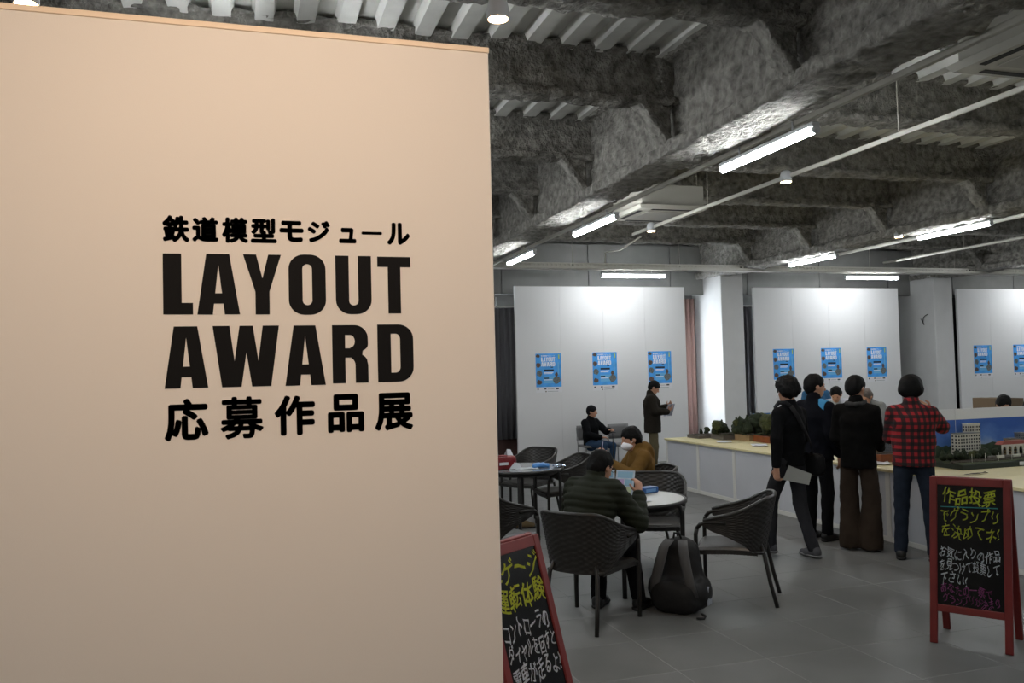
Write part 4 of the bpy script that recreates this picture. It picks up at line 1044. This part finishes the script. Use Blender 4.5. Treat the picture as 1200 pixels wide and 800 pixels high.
def person(label, loc, head_to, pose=None, scale=1., top=None, legs=None, hair=None, shoes=None, vox=.0085, group='visitors', extras=None, gender='m', bulk=1.0):
    J = dict(STAND); J.update(pose or {}); J = {k: (np.array(v, float) if isinstance(v, tuple) else v) for k, v in J.items()}
    rz = hd(*head_to)
    t = thing('person', label, 'person', (loc[0], loc[1], 0), rz, group); t.scale = (scale,) * 3
    pts = np.array([J[k] for k in ('P', 'C', 'N', 'H', 'SL', 'SR', 'EL', 'ER', 'WL', 'WR', 'HL', 'HR', 'KL', 'KR', 'AL', 'AR')])
    lo, hi = pts.min(0) - .26, pts.max(0) + .26; lo[2] = max(lo[2], -.02)
    Rh = rotm(J['yaw'], J['pitch']); H = J['H']
    hl = lambda x, y, z: H + Rh @ V3(x, y, z)
    side = unit(J['SR'] - J['SL']); hside = unit(J['HR'] - J['HL'])
    # ---- body: one continuous surface
    s = SDF(lo, hi, vox)
    s.chain([J['P'], J['W'], J['C'], J['N'] * .6 + J['C'] * .4], [.098, .088, .100, .072], .03, ax=side, sc=1.40)
    s.cone(J['C'] * .3 + J['N'] * .7, J['SL'], .05, .05, .03); s.cone(J['C'] * .3 + J['N'] * .7, J['SR'], .05, .05, .03)
    s.chain([J['N'] - .02 * unit(J['N'] - J['C']), J['N'] * .4 + H * .6 - Rh @ V3(0, .02, 0)], [.058, .050], .03)
    for a in 'LR':
        s.chain([J['S' + a], J['E' + a], J['W' + a]], [.046, .037, .026], .015)
        s.chain([J['H' + a], J['K' + a], J['A' + a]], [.074, .050, .036], .02)
        s.cone(J['A' + a] + V3(0, 0, -.04), J['A' + a] + unit(J['fd' + a]) * .13 + V3(0, 0, -.05), .035, .028, .02)
        cu = J['curl' + a] if J['curl' + a] is not None else J['curl']
        hand(s, J['W' + a], J['hd' + a], J['pn' + a], 1 if a == 'R' else -1, cu, 1.0)
    s.ell(hl(0, -.008, .025), (.074, .094, .088), .01, Rh); s.ell(hl(0, .022, -.035), (.058, .066, .070), .03, Rh); s.ell(hl(0, .040, -.082), (.034, .034, .026), .03, Rh)
    s.cone(hl(0, .084, .008), hl(0, .104, -.028), .009, .014, .012); s.cone(hl(-.03, .078, .022), hl(.03, .078, .022), .010, .010, .012)
    s.cone(hl(-.018, .082, -.058), hl(.018, .082, -.058), .008, .008, .008)
    for sg in (-1, 1):
        s.ell(hl(sg * .078, -.008, -.006), (.010, .020, .030), .008, Rh); s.ell(hl(sg * .030, .094, .006), (.014, .010, .009), .008, Rh, cut=True)
    body = obj('body', s.surf('body'), m_skin, t)
    for sg in (-1, 1):
        e = SDF((-.02,) * 3, (.02,) * 3, .004); e.ell((0, 0, 0), (.011, .008, .006), .001)
        obj('eye', e.surf('eye'), m_eye, body, tuple(hl(sg * .030, .080, .006)), (0, 0, J['yaw']))
    # ---- trousers
    if legs:
        s = SDF(lo, hi, .0105); r0, r1, r2 = legs.get('r', (.088, .064, .056)); br = legs.get('brk', .06)
        s.cone(J['P'] + V3(0, 0, .03), J['P'] - V3(0, 0, .05), .108, .105, .03, ax=hside, sc=1.42)
        for a in 'LR': s.chain([J['H' + a], J['K' + a], J['A' + a] - V3(0, 0, .03)], [r0, r1, r2], .018)
        up = unit(J['W'] - J['P']); s.plane(up, up @ (J['P'] + up * .12)); s.plane((0, 0, -1), -br)
        wr = legs.get('wr', .022); s.disp(lambda p: wr * fbm(p * V3(11, 11, 7)) + .010 * fbm(p * 26, 2))
        obj('trousers', s.surf('trousers'), legs['m'], t)
    # ---- shoes
    if shoes:
        for a in 'LR':
            A = J['A' + a]; f = unit(J['fd' + a] * V3(1, 1, .0)); q = SDF(A - .2, A + .24, .0095); z0 = max(0., A[2] - .085)
            q.cone(A + V3(0, 0, -.045) - f * .025, A + f * .085 + V3(0, 0, -.055), .042, .040, .02); q.cone(A + f * .085 + V3(0, 0, -.055), A + f * .155 + V3(0, 0, -.06), .042, .032, .02); q.cone(A - f * .02 + V3(0, 0, -.02), A + V3(0, 0, .0), .042, .040, .02)
            q.plane((0, 0, -1), -z0 - .018)
            o = obj('shoe', q.surf('shoe'), shoes, t)
            q = SDF(A - .2, A + .24, .0095); q.cone(A + V3(0, 0, -.06) - f * .03, A + f * .155 + V3(0, 0, -.06), .046, .040, .02); q.plane((0, 0, -1), -z0); q.plane((0, 0, 1), z0 + .026)
            obj('sole', q.surf('sole'), mat('shoe_sole', (.45, .45, .45), .7) if shoes.name != 'shoe_black' else mat('sole_black', (.06, .06, .06), .7), o)
    # ---- top
    if top:
        s = SDF(lo, hi, .0105); g = top.get('g', 0.); b = bulk
        s.chain([(J['P'] + V3(0, 0, top.get('hem', -.02))) if top.get('hemz') is None or J['P'][2] < .7 else V3(J['P'][0], J['P'][1], top['hemz'] - .05), J['W'], J['C'], J['N'] * .55 + J['C'] * .45], [.118 * b + g, .112 * b + g, .120 * b + g, .086 + g * .5], .03, ax=side, sc=1.38)
        s.cone(J['C'] * .25 + J['N'] * .75, J['SL'], .056 + g * .4, .058 + g, .04); s.cone(J['C'] * .25 + J['N'] * .75, J['SR'], .056 + g * .4, .058 + g, .04)
        for a in 'LR':
            s.chain([J['S' + a], J['E' + a]], [.060 + g, .053 + g], .02); s.chain([J['E' + a], J['W' + a] * .93 + J['E' + a] * .07], [.053 + g, .041 + g * .7], .014)
            d = unit(J['W' + a] - J['E' + a])
        cl = top.get('collar', .03); up = unit(J['N'] - J['C']); s.cone(J['N'] - up * .03, J['N'] + up * cl, .074 + g * .4, .066 + g * .4, .02)
        if top.get('hood'):
            bk = -unit(np.cross(up, -side)) ; bk = unit(np.cross(side, up)) * 1.0; bk = -bk if bk @ (Rh @ V3(0, 1, 0)) > 0 else bk
            s.ell(J['N'] + bk * .085 - up * .02, (.11, .07, .08), .03); s.ell(J['N'] + bk * .12 - up * .08, (.08, .05, .07), .03)
        if top.get('hemz') is not None: s.plane((0, 0, -1), -top['hemz'])
        s.ell(hl(0, .03, -.02), (.062, .08, .09), .01, Rh, cut=True)
        wr = top.get('wr', .02)
        if top.get('quilt'):
            qp = top['quilt']; ax_ = unit(J['N'] - J['P'] + V3(0, 0, .25))
            s.disp(lambda p: .013 * (1 - np.abs(np.sin(np.pi * ((p @ ax_) + .006 * np.sin(p[:, 0] * 17)) / qp)) ** .5) + .008 * fbm(p * 16))
        else: s.disp(lambda p: wr * fbm(p * V3(12, 12, 8)) + .010 * fbm(p * 28, 2))
        obj(top.get('name', 'jacket'), s.surf('jacket'), top['m'], t)
    # ---- hair or hat
    if hair:
        s = SDF(H - .2, H + .22, .0085); st = hair.get('style', 'short')
        if st in ('short', 'messy', 'bob'):
            s.ell(hl(0, -.016, .040), (.086, .104, .094), .02, Rh); s.ell(hl(0, -.055, -.01), (.078, .060, .075), .03, Rh)
            if st == 'messy': s.ell(hl(0, -.02, .06), (.100, .112, .092), .03, Rh); s.ell(hl(-.05, -.06, .0), (.06, .06, .06), .03, Rh); s.ell(hl(.05, -.06, .0), (.06, .06, .06), .03, Rh)
            if st == 'bob': s.ell(hl(0, -.03, -.02), (.094, .088, .11), .03, Rh)
            s.ell(hl(0, .105, -.045), (.070, .075, .085), .02, Rh, cut=True); s.ell(hl(0, .13, .01), (.055, .05, .045), .02, Rh, cut=True)
            am = hair.get('amp', .022); s.disp(lambda p: am * fbm(p * V3(34, 34, 20) + 2) + .4 * am * fbm(p * 70, 2))
            obj('hair', s.surf('hair'), hair.get('m', m_hair), t)
        else:
            s.ell(hl(0, -.014, .045), (.088, .106, .092), .02, Rh); s.ell(hl(0, -.05, -.005), (.080, .066, .07), .03, Rh)
            if st == 'beret': s.ell(hl(0, -.02, .075), (.112, .118, .062), .03, Rh)
            s.ell(hl(0, .11, -.05), (.075, .075, .085), .02, Rh, cut=True)
            if st == 'cap': s.cone(hl(0, .06, .055), hl(0, .15, .04), .05, .05, .01, Rh @ V3(0, 0, 1), .18)
            s.disp(lambda p: .006 * fbm(p * 20)); obj('hat', s.surf('hat'), hair['m'], t)
    if extras: extras(t, J, hl, Rh)
    return t
def tint(n, c, r=.9, **k): return mat(n, c, r, spec=.12, **k)
m_shoeb = mat('shoe_black', (.05, .05, .05), .5)
m_navy = tint('jacket_navy', (.035, .042, .07)); m_blk = tint('knit_black', (.035, .037, .045), bump=(200, .2, .002)); m_charc = tint('trousers_charcoal', (.165, .165, .175))
m_jean = tint('jeans_blue', (.12, .145, .185), noise=(14, .25)); m_brn = tint('trousers_brown', (.20, .165, .135)); m_kha = tint('trousers_khaki', (.36, .33, .25))
# buffalo check
m_plaid = bpy.data.materials.new('plaid_red_black'); m_plaid.use_nodes = True
nt = m_plaid.node_tree; bs = nt.nodes['Principled BSDF']; bs.inputs['Roughness'].default_value = .9
tc = nt.nodes.new('ShaderNodeTexCoord'); sp_ = nt.nodes.new('ShaderNodeSeparateXYZ'); nt.links.new(tc.outputs['Object'], sp_.inputs[0])
def _m(op, a, b):
    n = nt.nodes.new('ShaderNodeMath'); n.operation = op
    for i, v in enumerate((a, b)):
        if isinstance(v, (int, float)): n.inputs[i].default_value = v
        else: nt.links.new(v, n.inputs[i])
    return n.outputs[0]
hx = _m('GREATER_THAN', _m('FRACT', _m('MULTIPLY', _m('ADD', sp_.outputs['X'], _m('MULTIPLY', sp_.outputs['Y'], .8)), 16.), 0), .5)
hz = _m('GREATER_THAN', _m('FRACT', _m('MULTIPLY', sp_.outputs['Z'], 16.), 0), .5)
cr = nt.nodes.new('ShaderNodeValToRGB'); cr.color_ramp.interpolation = 'CONSTANT'
cr.color_ramp.elements[0].color = srgb((.055, .03, .035)); cr.color_ramp.elements[1].position = .75; cr.color_ramp.elements[1].color = srgb((.56, .085, .11)); e_ = cr.color_ramp.elements.new(.25); e_.color = srgb((.22, .035, .05))
nt.links.new(_m('MULTIPLY', _m('ADD', hx, hz), .5), cr.inputs['Fac']); nt.links.new(cr.outputs['Color'], bs.inputs['Base Color'])

# ---- man in red plaid, photographing the models
def ex_cam(t, J, hl, Rh):
    pass
person('man in a red and black plaid shirt and jeans with bushy dark hair, from behind', (5.83, 6.41), (.72, .70),
       dict(ER=(.245, .12, 1.22), WR=(.15, .30, 1.36), hdR=(-.7, .5, .5), pnR=(-.6, -.6, .2), EL=(-.20, .08, 1.12), WL=(-.13, .27, 1.26), hdL=(.4, .6, .6), pnL=(.6, -.3, .2), H=(0, .03, 1.565), pitch=-.12, KL=(-.12, .01, .49), AL=(-.14, -.02, .085), KR=(.12, 0, .49), AR=(.14, -.03, .085)),
       .985, dict(m=m_plaid, g=.012, hemz=.87, hem=-.06, name='plaid_shirt', collar=.035, wr=.026), dict(m=m_jean), dict(style='messy', amp=.010), m_shoeb, bulk=1.06)
ph = thing('camera', 'small dark camera held up by the man in plaid', 'camera', (5.83 + .20, 6.41 + .20, 1.335), hd(.72, .70))
MB().box(-.055, -.02, 0, .055, .02, .07, 0, .008).build('camera_body', m_shoeb, ph); MB().lathe([(.024, 0), (.024, .03), (.018, .034)], 16).build('lens', m_shoeb, ph, (0, .02, .035), (R(-90), 0, 0))
# ---- woman in dark jacket and wide brown trousers
def ex_scarf(t, J, hl, Rh):
    s = SDF((-.18, -.2, 1.32), (.18, .2, 1.58), .009)
    for k in range(14):
        a0, a1 = R(k * 360 / 14), R((k + 1) * 360 / 14)
        s.cone((.083 * math.cos(a0), -.012 + .083 * math.sin(a0), 1.432 + .01 * math.sin(a0)), (.083 * math.cos(a1), -.012 + .083 * math.sin(a1), 1.432 + .01 * math.sin(a1)), .024, .024, .01)
    s.disp(lambda p: .014 * fbm(p * 22)); obj('scarf', s.surf('scarf'), tint('scarf_grey', (.22, .22, .22)), t)
person('woman in a black jacket and wide brown trousers with short dark hair', (5.68, 6.97), (.80, .60),
       dict(EL=(-.20, .0, 1.09), ER=(.185, .03, 1.09), WL=(-.16, .17, .96), WR=(.17, .17, .98), hdL=(.6, .6, 0), hdR=(-.6, .6, 0), yaw=-.35, pitch=-.2, KL=(-.10, .01, .49), KR=(.10, .01, .49), AL=(-.095, -.02, .085), AR=(.095, -.02, .085)),
       .99, dict(m=tint('jacket_black', (.045, .042, .040)), g=.008, hemz=.80, hem=-.08, collar=.03), dict(m=m_brn, r=(.080, .088, .112), brk=.02, wr=.03), dict(style='short', amp=.012), tint('shoe_brown', (.12, .08, .06)), extras=ex_scarf)
# ---- man in navy with light blue shoulder patch
def ex_patch(t, J, hl, Rh):
    q = SDF((-.32, -.2, 1.30), (.32, .2, 1.53), .0095)
    q.cone((.04, -.012, 1.39), (.16, -.01, 1.354), .070, .079, .02); q.plane((-1, 0, 0), -.07); q.plane((1, 0, 0), .175); q.plane((0, 1, 0), .02)
    obj('shoulder_patch', q.surf('shoulder_patch'), tint('patch_light_blue', (.25, .52, .70)), t)
person('young man in a navy jacket with a light blue shoulder patch, in profile', (5.63, 7.54), (.97, .25),
       dict(yaw=-.5, pitch=-.08, EL=(-.23, .03, 1.12), WL=(-.16, .22, 1.02), hdL=(.5, .8, .0), WR=(.20, .10, .88)), 1.0, dict(m=m_navy, g=.016, hemz=.82, hem=-.05, collar=.03), dict(m=tint('trousers_black', (.045, .045, .055))), dict(style='short', amp=.018), m_shoeb, extras=ex_patch)
# ---- youth with shoulder bag, mid-stride
def ex_bag(t, J, hl, Rh):
    ms = tint('strap_black', (.10, .10, .105), .7)
    Cc = J['C']
    pts = []
    for k in range(25):
        a = 2 * math.pi * k / 24
        pts.append(None)
    loop = [(-.09, -.105, 1.43), (-.06, -.150, 1.34), (.0, -.165, 1.22), (.09, -.160, 1.09), (.16, -.130, .985), (.215, -.06, .93), (.205, .03, .96), (.15, .11, 1.05), (.06, .145, 1.18), (-.03, .14, 1.30), (-.09, .09, 1.41), (-.105, .02, 1.462), (-.10, -.05, 1.462), (-.09, -.105, 1.43)]
    rows = []
    for i, p in enumerate(loop):
        p = Vector(p); q = Vector(loop[(i + 1) % len(loop)] if i < len(loop) - 1 else loop[1]); r_ = Vector(loop[i - 1] if i else loop[-2])
        tn = (q - r_).normalized(); out = (p - Vector((0, -.005, p.z))).normalized(); w = tn.cross(out).normalized() * .021
        rows.append([p - w, p + w])
    o = MB().grid(rows).build('bag_strap', ms, t); o.modifiers.new('t', 'SOLIDIFY').thickness = .008
    q = SDF((.05, -.30, .66), (.36, .12, 1.04), .0095); q.ell((.215, -.10, .86), (.055, .12, .105), .02, p=4); q.disp(lambda p: .012 * fbm(p * 18))
    b = obj('shoulder_bag', q.surf('shoulder_bag'), tint('bag_dark', (.075, .075, .08), .6), t)
    MB().tube([(.272, -.17, .92), (.275, -.08, .90), (.272, -.02, .80)], .004, 6).build('piping', mat('piping_pale', (.45, .45, .42), .6), b)
    for sg in (-1, 1): MB().tube([tuple(hl(sg * .086, -.005, -.01)), tuple(hl(sg * .082, .05, -.045)), tuple(hl(sg * .055, .095, -.05))], .003, 6).build('mask_strap', m_pw, t)
person('youth in black with messy hair and a shoulder bag, walking away', (4.94, 7.02), (-.28, .96),
       dict(yaw=-.25, pitch=-.15, P=(0, .0, .93), KL=(-.11, .16, .52), AL=(-.125, .17, .10), fdL=(-.1, 1, 0), KR=(.08, -.03, .49), AR=(.055, -.20, .09), fdR=(.15, 1, 0), EL=(-.245, -.05, 1.11), WL=(-.275, -.06, .86), hdL=(.1, .1, -1), curlL=.8, ER=(.225, .02, 1.11), WR=(.22, .13, .90)),
       .99, dict(m=m_blk, g=.004, hemz=.86, hem=-.03, name='sweater', collar=.02), dict(m=m_charc), dict(style='messy', amp=.035), tint('sneaker_grey', (.30, .30, .31)), extras=ex_bag)
pp = thing('folded_paper', 'folded paper held low in the youth\'s left hand', 'paper', (4.78, 6.86, .72), R(-25))
MB().add([(-.03, 0, .02), (.20, 0, -.03), (.23, .01, .07), (.03, .01, .15), (-.03, .012, .02), (.20, .012, -.03), (.23, .022, .07), (.03, .022, .15)], [(0, 1, 2, 3), (7, 6, 5, 4), (0, 4, 5, 1), (1, 5, 6, 2), (2, 6, 7, 3), (3, 7, 4, 0)]).build('sheet', mat('paper_greyish', (.55, .55, .53), .8), pp)
# ---- people on the far side of the counter
m_lb = tint('shirt_light_blue', (.45, .56, .70)); m_wht = tint('shirt_white', (.74, .76, .80))
person('person with grey hair standing beyond the counter, face hidden by the navy man', (8.95, 11.95), (-.6, -.8), None, .97, dict(m=tint('shirt_blue', (.22, .38, .52)), g=.01, hemz=.82), dict(m=m_charc), dict(style='short', m=mat('hair_grey', (.34, .31, .29), .6)), m_shoeb, vox=.011)
LEAN = dict(P=(0, -.10, .92), W=(0, -.02, 1.05), C=(0, .12, 1.17), N=(0, .24, 1.27), H=(0, .33, 1.36), pitch=-.5, SL=(-.160, .19, 1.21), SR=(.160, .19, 1.21), EL=(-.21, .26, .98), ER=(.21, .26, .98), WL=(-.17, .44, .86), WR=(.17, .44, .86), hdL=(.2, .9, -.2), hdR=(-.2, .9, -.2), pnL=(0, -.2, -1), pnR=(0, -.2, -1), HL=(-.085, -.10, .89), HR=(.085, -.10, .89), KL=(-.1, -.05, .49), KR=(.1, -.05, .49), AL=(-.105, -.08, .085), AR=(.105, -.08, .085))
person('dark-haired person in white leaning over the counter from its far side', (8.85, 11.25), (-.72, -.70), LEAN, .98, dict(m=m_wht, g=.01, hemz=.82), dict(m=m_charc), dict(style='short'), m_shoeb, vox=.011)
person('person in a grey top leaning over the counter, hidden behind the woman', (9.02, 10.62), (-.9, -.4), LEAN, .96, dict(m=tint('top_grey', (.45, .46, .46)), g=.01, hemz=.82), dict(m=m_charc), dict(style='short', m=mat('hair_grey', (.34, .31, .29), .6)), m_shoeb, vox=.011)
person('dark-haired person in a light blue shirt bending behind the scenic backdrop', (8.78, 8.24), (-.55, -.83), LEAN, .93, dict(m=m_lb, g=.01, hemz=.82), dict(m=m_charc), dict(style='short'), m_shoeb, vox=.011)

# ---- standing man with booklet by the back panel
person('man in a dark brown jacket and khaki trousers reading a booklet by the wall', (6.70, 13.42), (.80, -.45),
       dict(pitch=-.55, H=(0, .05, 1.56), EL=(-.22, .08, 1.14), ER=(.22, .06, 1.14), WL=(-.10, .27, 1.20), WR=(.07, .28, 1.12), hdL=(.3, .5, .5), hdR=(-.2, .6, .45), pnL=(.6, -.5, 0), pnR=(-.4, -.7, .4)), .945,
       dict(m=tint('jacket_dark_brown', (.15, .135, .115)), g=.026, hemz=.745, hem=-.08, collar=.03), dict(m=m_kha, r=(.092, .074, .070)), dict(style='short', amp=.012), m_shoeb, vox=.010, bulk=1.1)
bk = thing('booklet', 'pale booklet held by the standing man by the wall', 'booklet', (6.70 + .25, 13.42 - .14, 1.10), hd(.40, -.92))
for sg in (-1, 1): MB().box(0 if sg > 0 else -.10, -.003, -.13, .10 if sg > 0 else 0, .003, .10).build('page', mat('booklet_grey', (.62, .64, .70), .6), bk, (0, 0, 0), (R(-25), 0, sg * R(14)))

# ---- seated poses
def seat_pose(lean=.0, **k):
    d = dict(P=(0, -.06, .53), W=(0, -.07 + .3 * lean, .68), C=(0, -.07 + .75 * lean, .86), N=(0, -.06 + 1.1 * lean, 1.02 - .1 * lean), H=(0, -.02 + 1.4 * lean, 1.165 - .25 * lean),
             SL=(-.160, -.07 + 1.02 * lean, .945 - .08 * lean), SR=(.160, -.07 + 1.02 * lean, .945 - .08 * lean), HL=(-.095, -.04, .525), HR=(.095, -.04, .525), KL=(-.12, .38, .50), KR=(.12, .38, .50), AL=(-.12, .36, .085), AR=(.12, .36, .085),
             EL=(-.24, .05 + lean, .74), ER=(.24, .05 + lean, .74), WL=(-.14, .27 + lean, .74), WR=(.14, .27 + lean, .74), hdL=(.3, .9, .1), hdR=(-.3, .9, .1), pnL=(.3, 0, -1), pnR=(-.3, 0, -1))
    d.update(k); return d
# seated man with cane
def ex_mouth(t, J, hl, Rh): pass
person('seated man in black jacket and jeans with a dark knit cap, holding a cane', (6.0, 14.40), (.42, -.91),
       seat_pose(0., yaw=.45, pitch=-.05, EL=(-.25, .12, .76), WL=(-.13, .34, .80), hdL=(.3, .8, .2), curlL=1.0, ER=(.24, .08, .72), WR=(.04, .24, .66), hdR=(-.8, .5, 0), KL=(-.16, .38, .50), KR=(.13, .40, .52)), .90,
       dict(m=tint('coat_black', (.045, .05, .06)), g=.018, hem=-.03, hemz=.44), dict(m=tint('jeans_mid', (.20, .28, .38))), dict(style='beanie', m=tint('beanie_charcoal', (.10, .10, .11))), m_shoeb, vox=.010)
cn = thing('cane', 'dark walking cane held by the seated man in the knit cap', 'cane', (6.20, 13.98, 0), 0)
MB().tube([(0, 0, 0), (.0, .01, .68)], .010, 8).build('shaft', m_edge, cn); MB().tube([(-.05, .01, .69), (.0, .01, .70), (.06, .01, .69)], .012, 8).build('handle', m_edge, cn)
# man in tan hooded jacket with phone and mask
def ex_mask(t, J, hl, Rh):
    s = SDF(H_ := J['H'] - .16, J['H'] + .16, .0075)
    s.ell(hl(0, .044, -.050), (.062, .078, .056), .01, Rh); q = Rh @ V3(0, 1, 0); s.plane(-q, -(q @ hl(0, .012, 0))); obj('face_mask', s.surf('face_mask'), m_pw, t)
    for sg in (-1, 1): MB().tube([tuple(hl(sg * .060, .03, -.03)), tuple(hl(sg * .084, -.012, -.008))], .0028, 6).build('mask_loop', m_pw, t)
person('man in a tan hooded jacket and white mask looking at his phone', (3.77, 7.90), (-.98, .12),
       seat_pose(.06, H=(0, .07, 1.12), pitch=-.25, EL=(-.24, .14, .76), WL=(-.06, .36, .92), hdL=(.1, .3, .9), pnL=(.6, .2, 0), curlL=.7, ER=(.23, .12, .74), WR=(.06, .33, .80), hdR=(-.2, .5, .7)), .98,
       dict(m=tint('hoodie_tan', (.40, .30, .15)), g=.012, hood=True, hem=-.03, collar=.03), dict(m=m_charc), dict(style='short', amp=.022), m_shoeb, extras=ex_mask)
ph = thing('phone', 'phone with lit screen held up by the man in the tan jacket', 'phone', (3.37, 7.89, 1.02), hd(1, -.55))
MB().box(-.038, -.005, -.075, .038, .005, .075, 0, .004).build('case', m_shoeb, ph, (0, 0, 0), (R(-10), 0, 0)); MB().box(-.034, .0045, -.068, .034, .0062, .068).build('screen', mat('phone_screen', (.35, .36, .45), .3, emit=.35, ecol=(.55, .55, .72)), ph, (0, 0, 0), (R(-10), 0, 0))
# reading man in quilted green jacket
def ex_glasses(t, J, hl, Rh):
    for sg in (-1, 1):
        MB().tube([tuple(hl(sg * .032 + .022 * math.cos(a), .104, .006 + .017 * math.sin(a))) for a in [k * math.pi / 6 for k in range(13)]], .0022, 5).build('glasses_rim', m_dark, t)
        MB().tube([tuple(hl(sg * .055, .102, .010)), tuple(hl(sg * .088, -.01, .008))], .0025, 5).build('glasses_arm', m_dark, t)
person('man in a quilted dark green jacket reading a leaflet, seen from behind', (2.37, 5.82), (.78, .63),
       seat_pose(.16, H=(.02, .18, 1.095), yaw=-.30, pitch=-.35, EL=(-.28, .22, .72), WL=(-.12, .44, .84), hdL=(.25, .5, .6), pnL=(.7, .3, 0), ER=(.30, .20, .70), WR=(.22, .40, .86), hdR=(-.15, .35, .9), pnR=(-.7, .3, 0), curlR=.6, KR=(.15, .36, .50), AR=(.20, .40, .085), AL=(-.10, .30, .085)), .985,
       dict(m=tint('quilt_green', (.135, .15, .115), .7), g=.030, quilt=.052, hem=-.02, collar=.05), dict(m=tint('trousers_black', (.045, .045, .055))), dict(style='short', amp=.02), m_shoeb, extras=ex_glasses, bulk=1.04)
bk = thing('leaflet', 'open printed leaflet held up by the man in the quilted jacket', 'leaflet', (2.74, 6.17, .90), hd(.62, .78))
m_leaf = mat('leaflet_pastel', (.74, .80, .86), .7, noise=(14, .16, 2))
for sg in (-1, 1): MB().box(0 if sg > 0 else -.16, -.001, -.12, .16 if sg > 0 else 0, .001, .12).build('page', m_leaf, bk, (0, 0, 0), (R(-18), 0, sg * R(-12)))
for sg in (-1, 1):
    pg = [c_ for c_ in bk.children if c_.name.startswith('page')][0 if sg < 0 else 1]
    for (u0, v0, u1, v1, cl) in ((.015, .06, .145, .11, 'a'), (.015, .0, .075, .05, 'b'), (.085, .0, .145, .05, 'a'), (.015, -.06, .145, -.01, 'c'), (.015, -.11, .09, -.07, 'b')):
        x0, x1 = (u0, u1) if sg > 0 else (-u1, -u0)
        MB().box(x0, -.0018, v0, x1, -.0009, v1).build('print_block', mat('leaf_' + cl, {'a': (.55, .72, .82), 'b': (.72, .62, .80), 'c': (.80, .86, .74)}[cl], .7), pg)
# tan shoe of somebody hidden by the partition
q = SDF((-.1, -.2, -.01), (.1, .2, .2), .0085)
q.cone((0, -.06, .045), (0, .05, .04), .042, .040, .02); q.cone((0, .05, .04), (0, .12, .032), .042, .03, .02); q.cone((0, -.06, .06), (0, -.06, .10), .042, .038, .02); q.plane((0, 0, -1), -.016); q.ell((0, -.06, .125), (.026, .03, .04), .01, cut=True)
sh = thing('shoe', 'tan suede shoe on the floor under the left round table', 'shoe', (3.02, 9.45, 0), hd(1, -.25))
obj('upper', q.surf('upper'), tint('suede_tan', (.42, .36, .26)), sh)
q = SDF((-.1, -.2, -.01), (.1, .2, .1), .0085); q.cone((0, -.07, .025), (0, .12, .025), .046, .036, .02); q.plane((0, 0, -1), 0); q.plane((0, 0, 1), .022); obj('sole', q.surf('sole'), m_dark, sh)
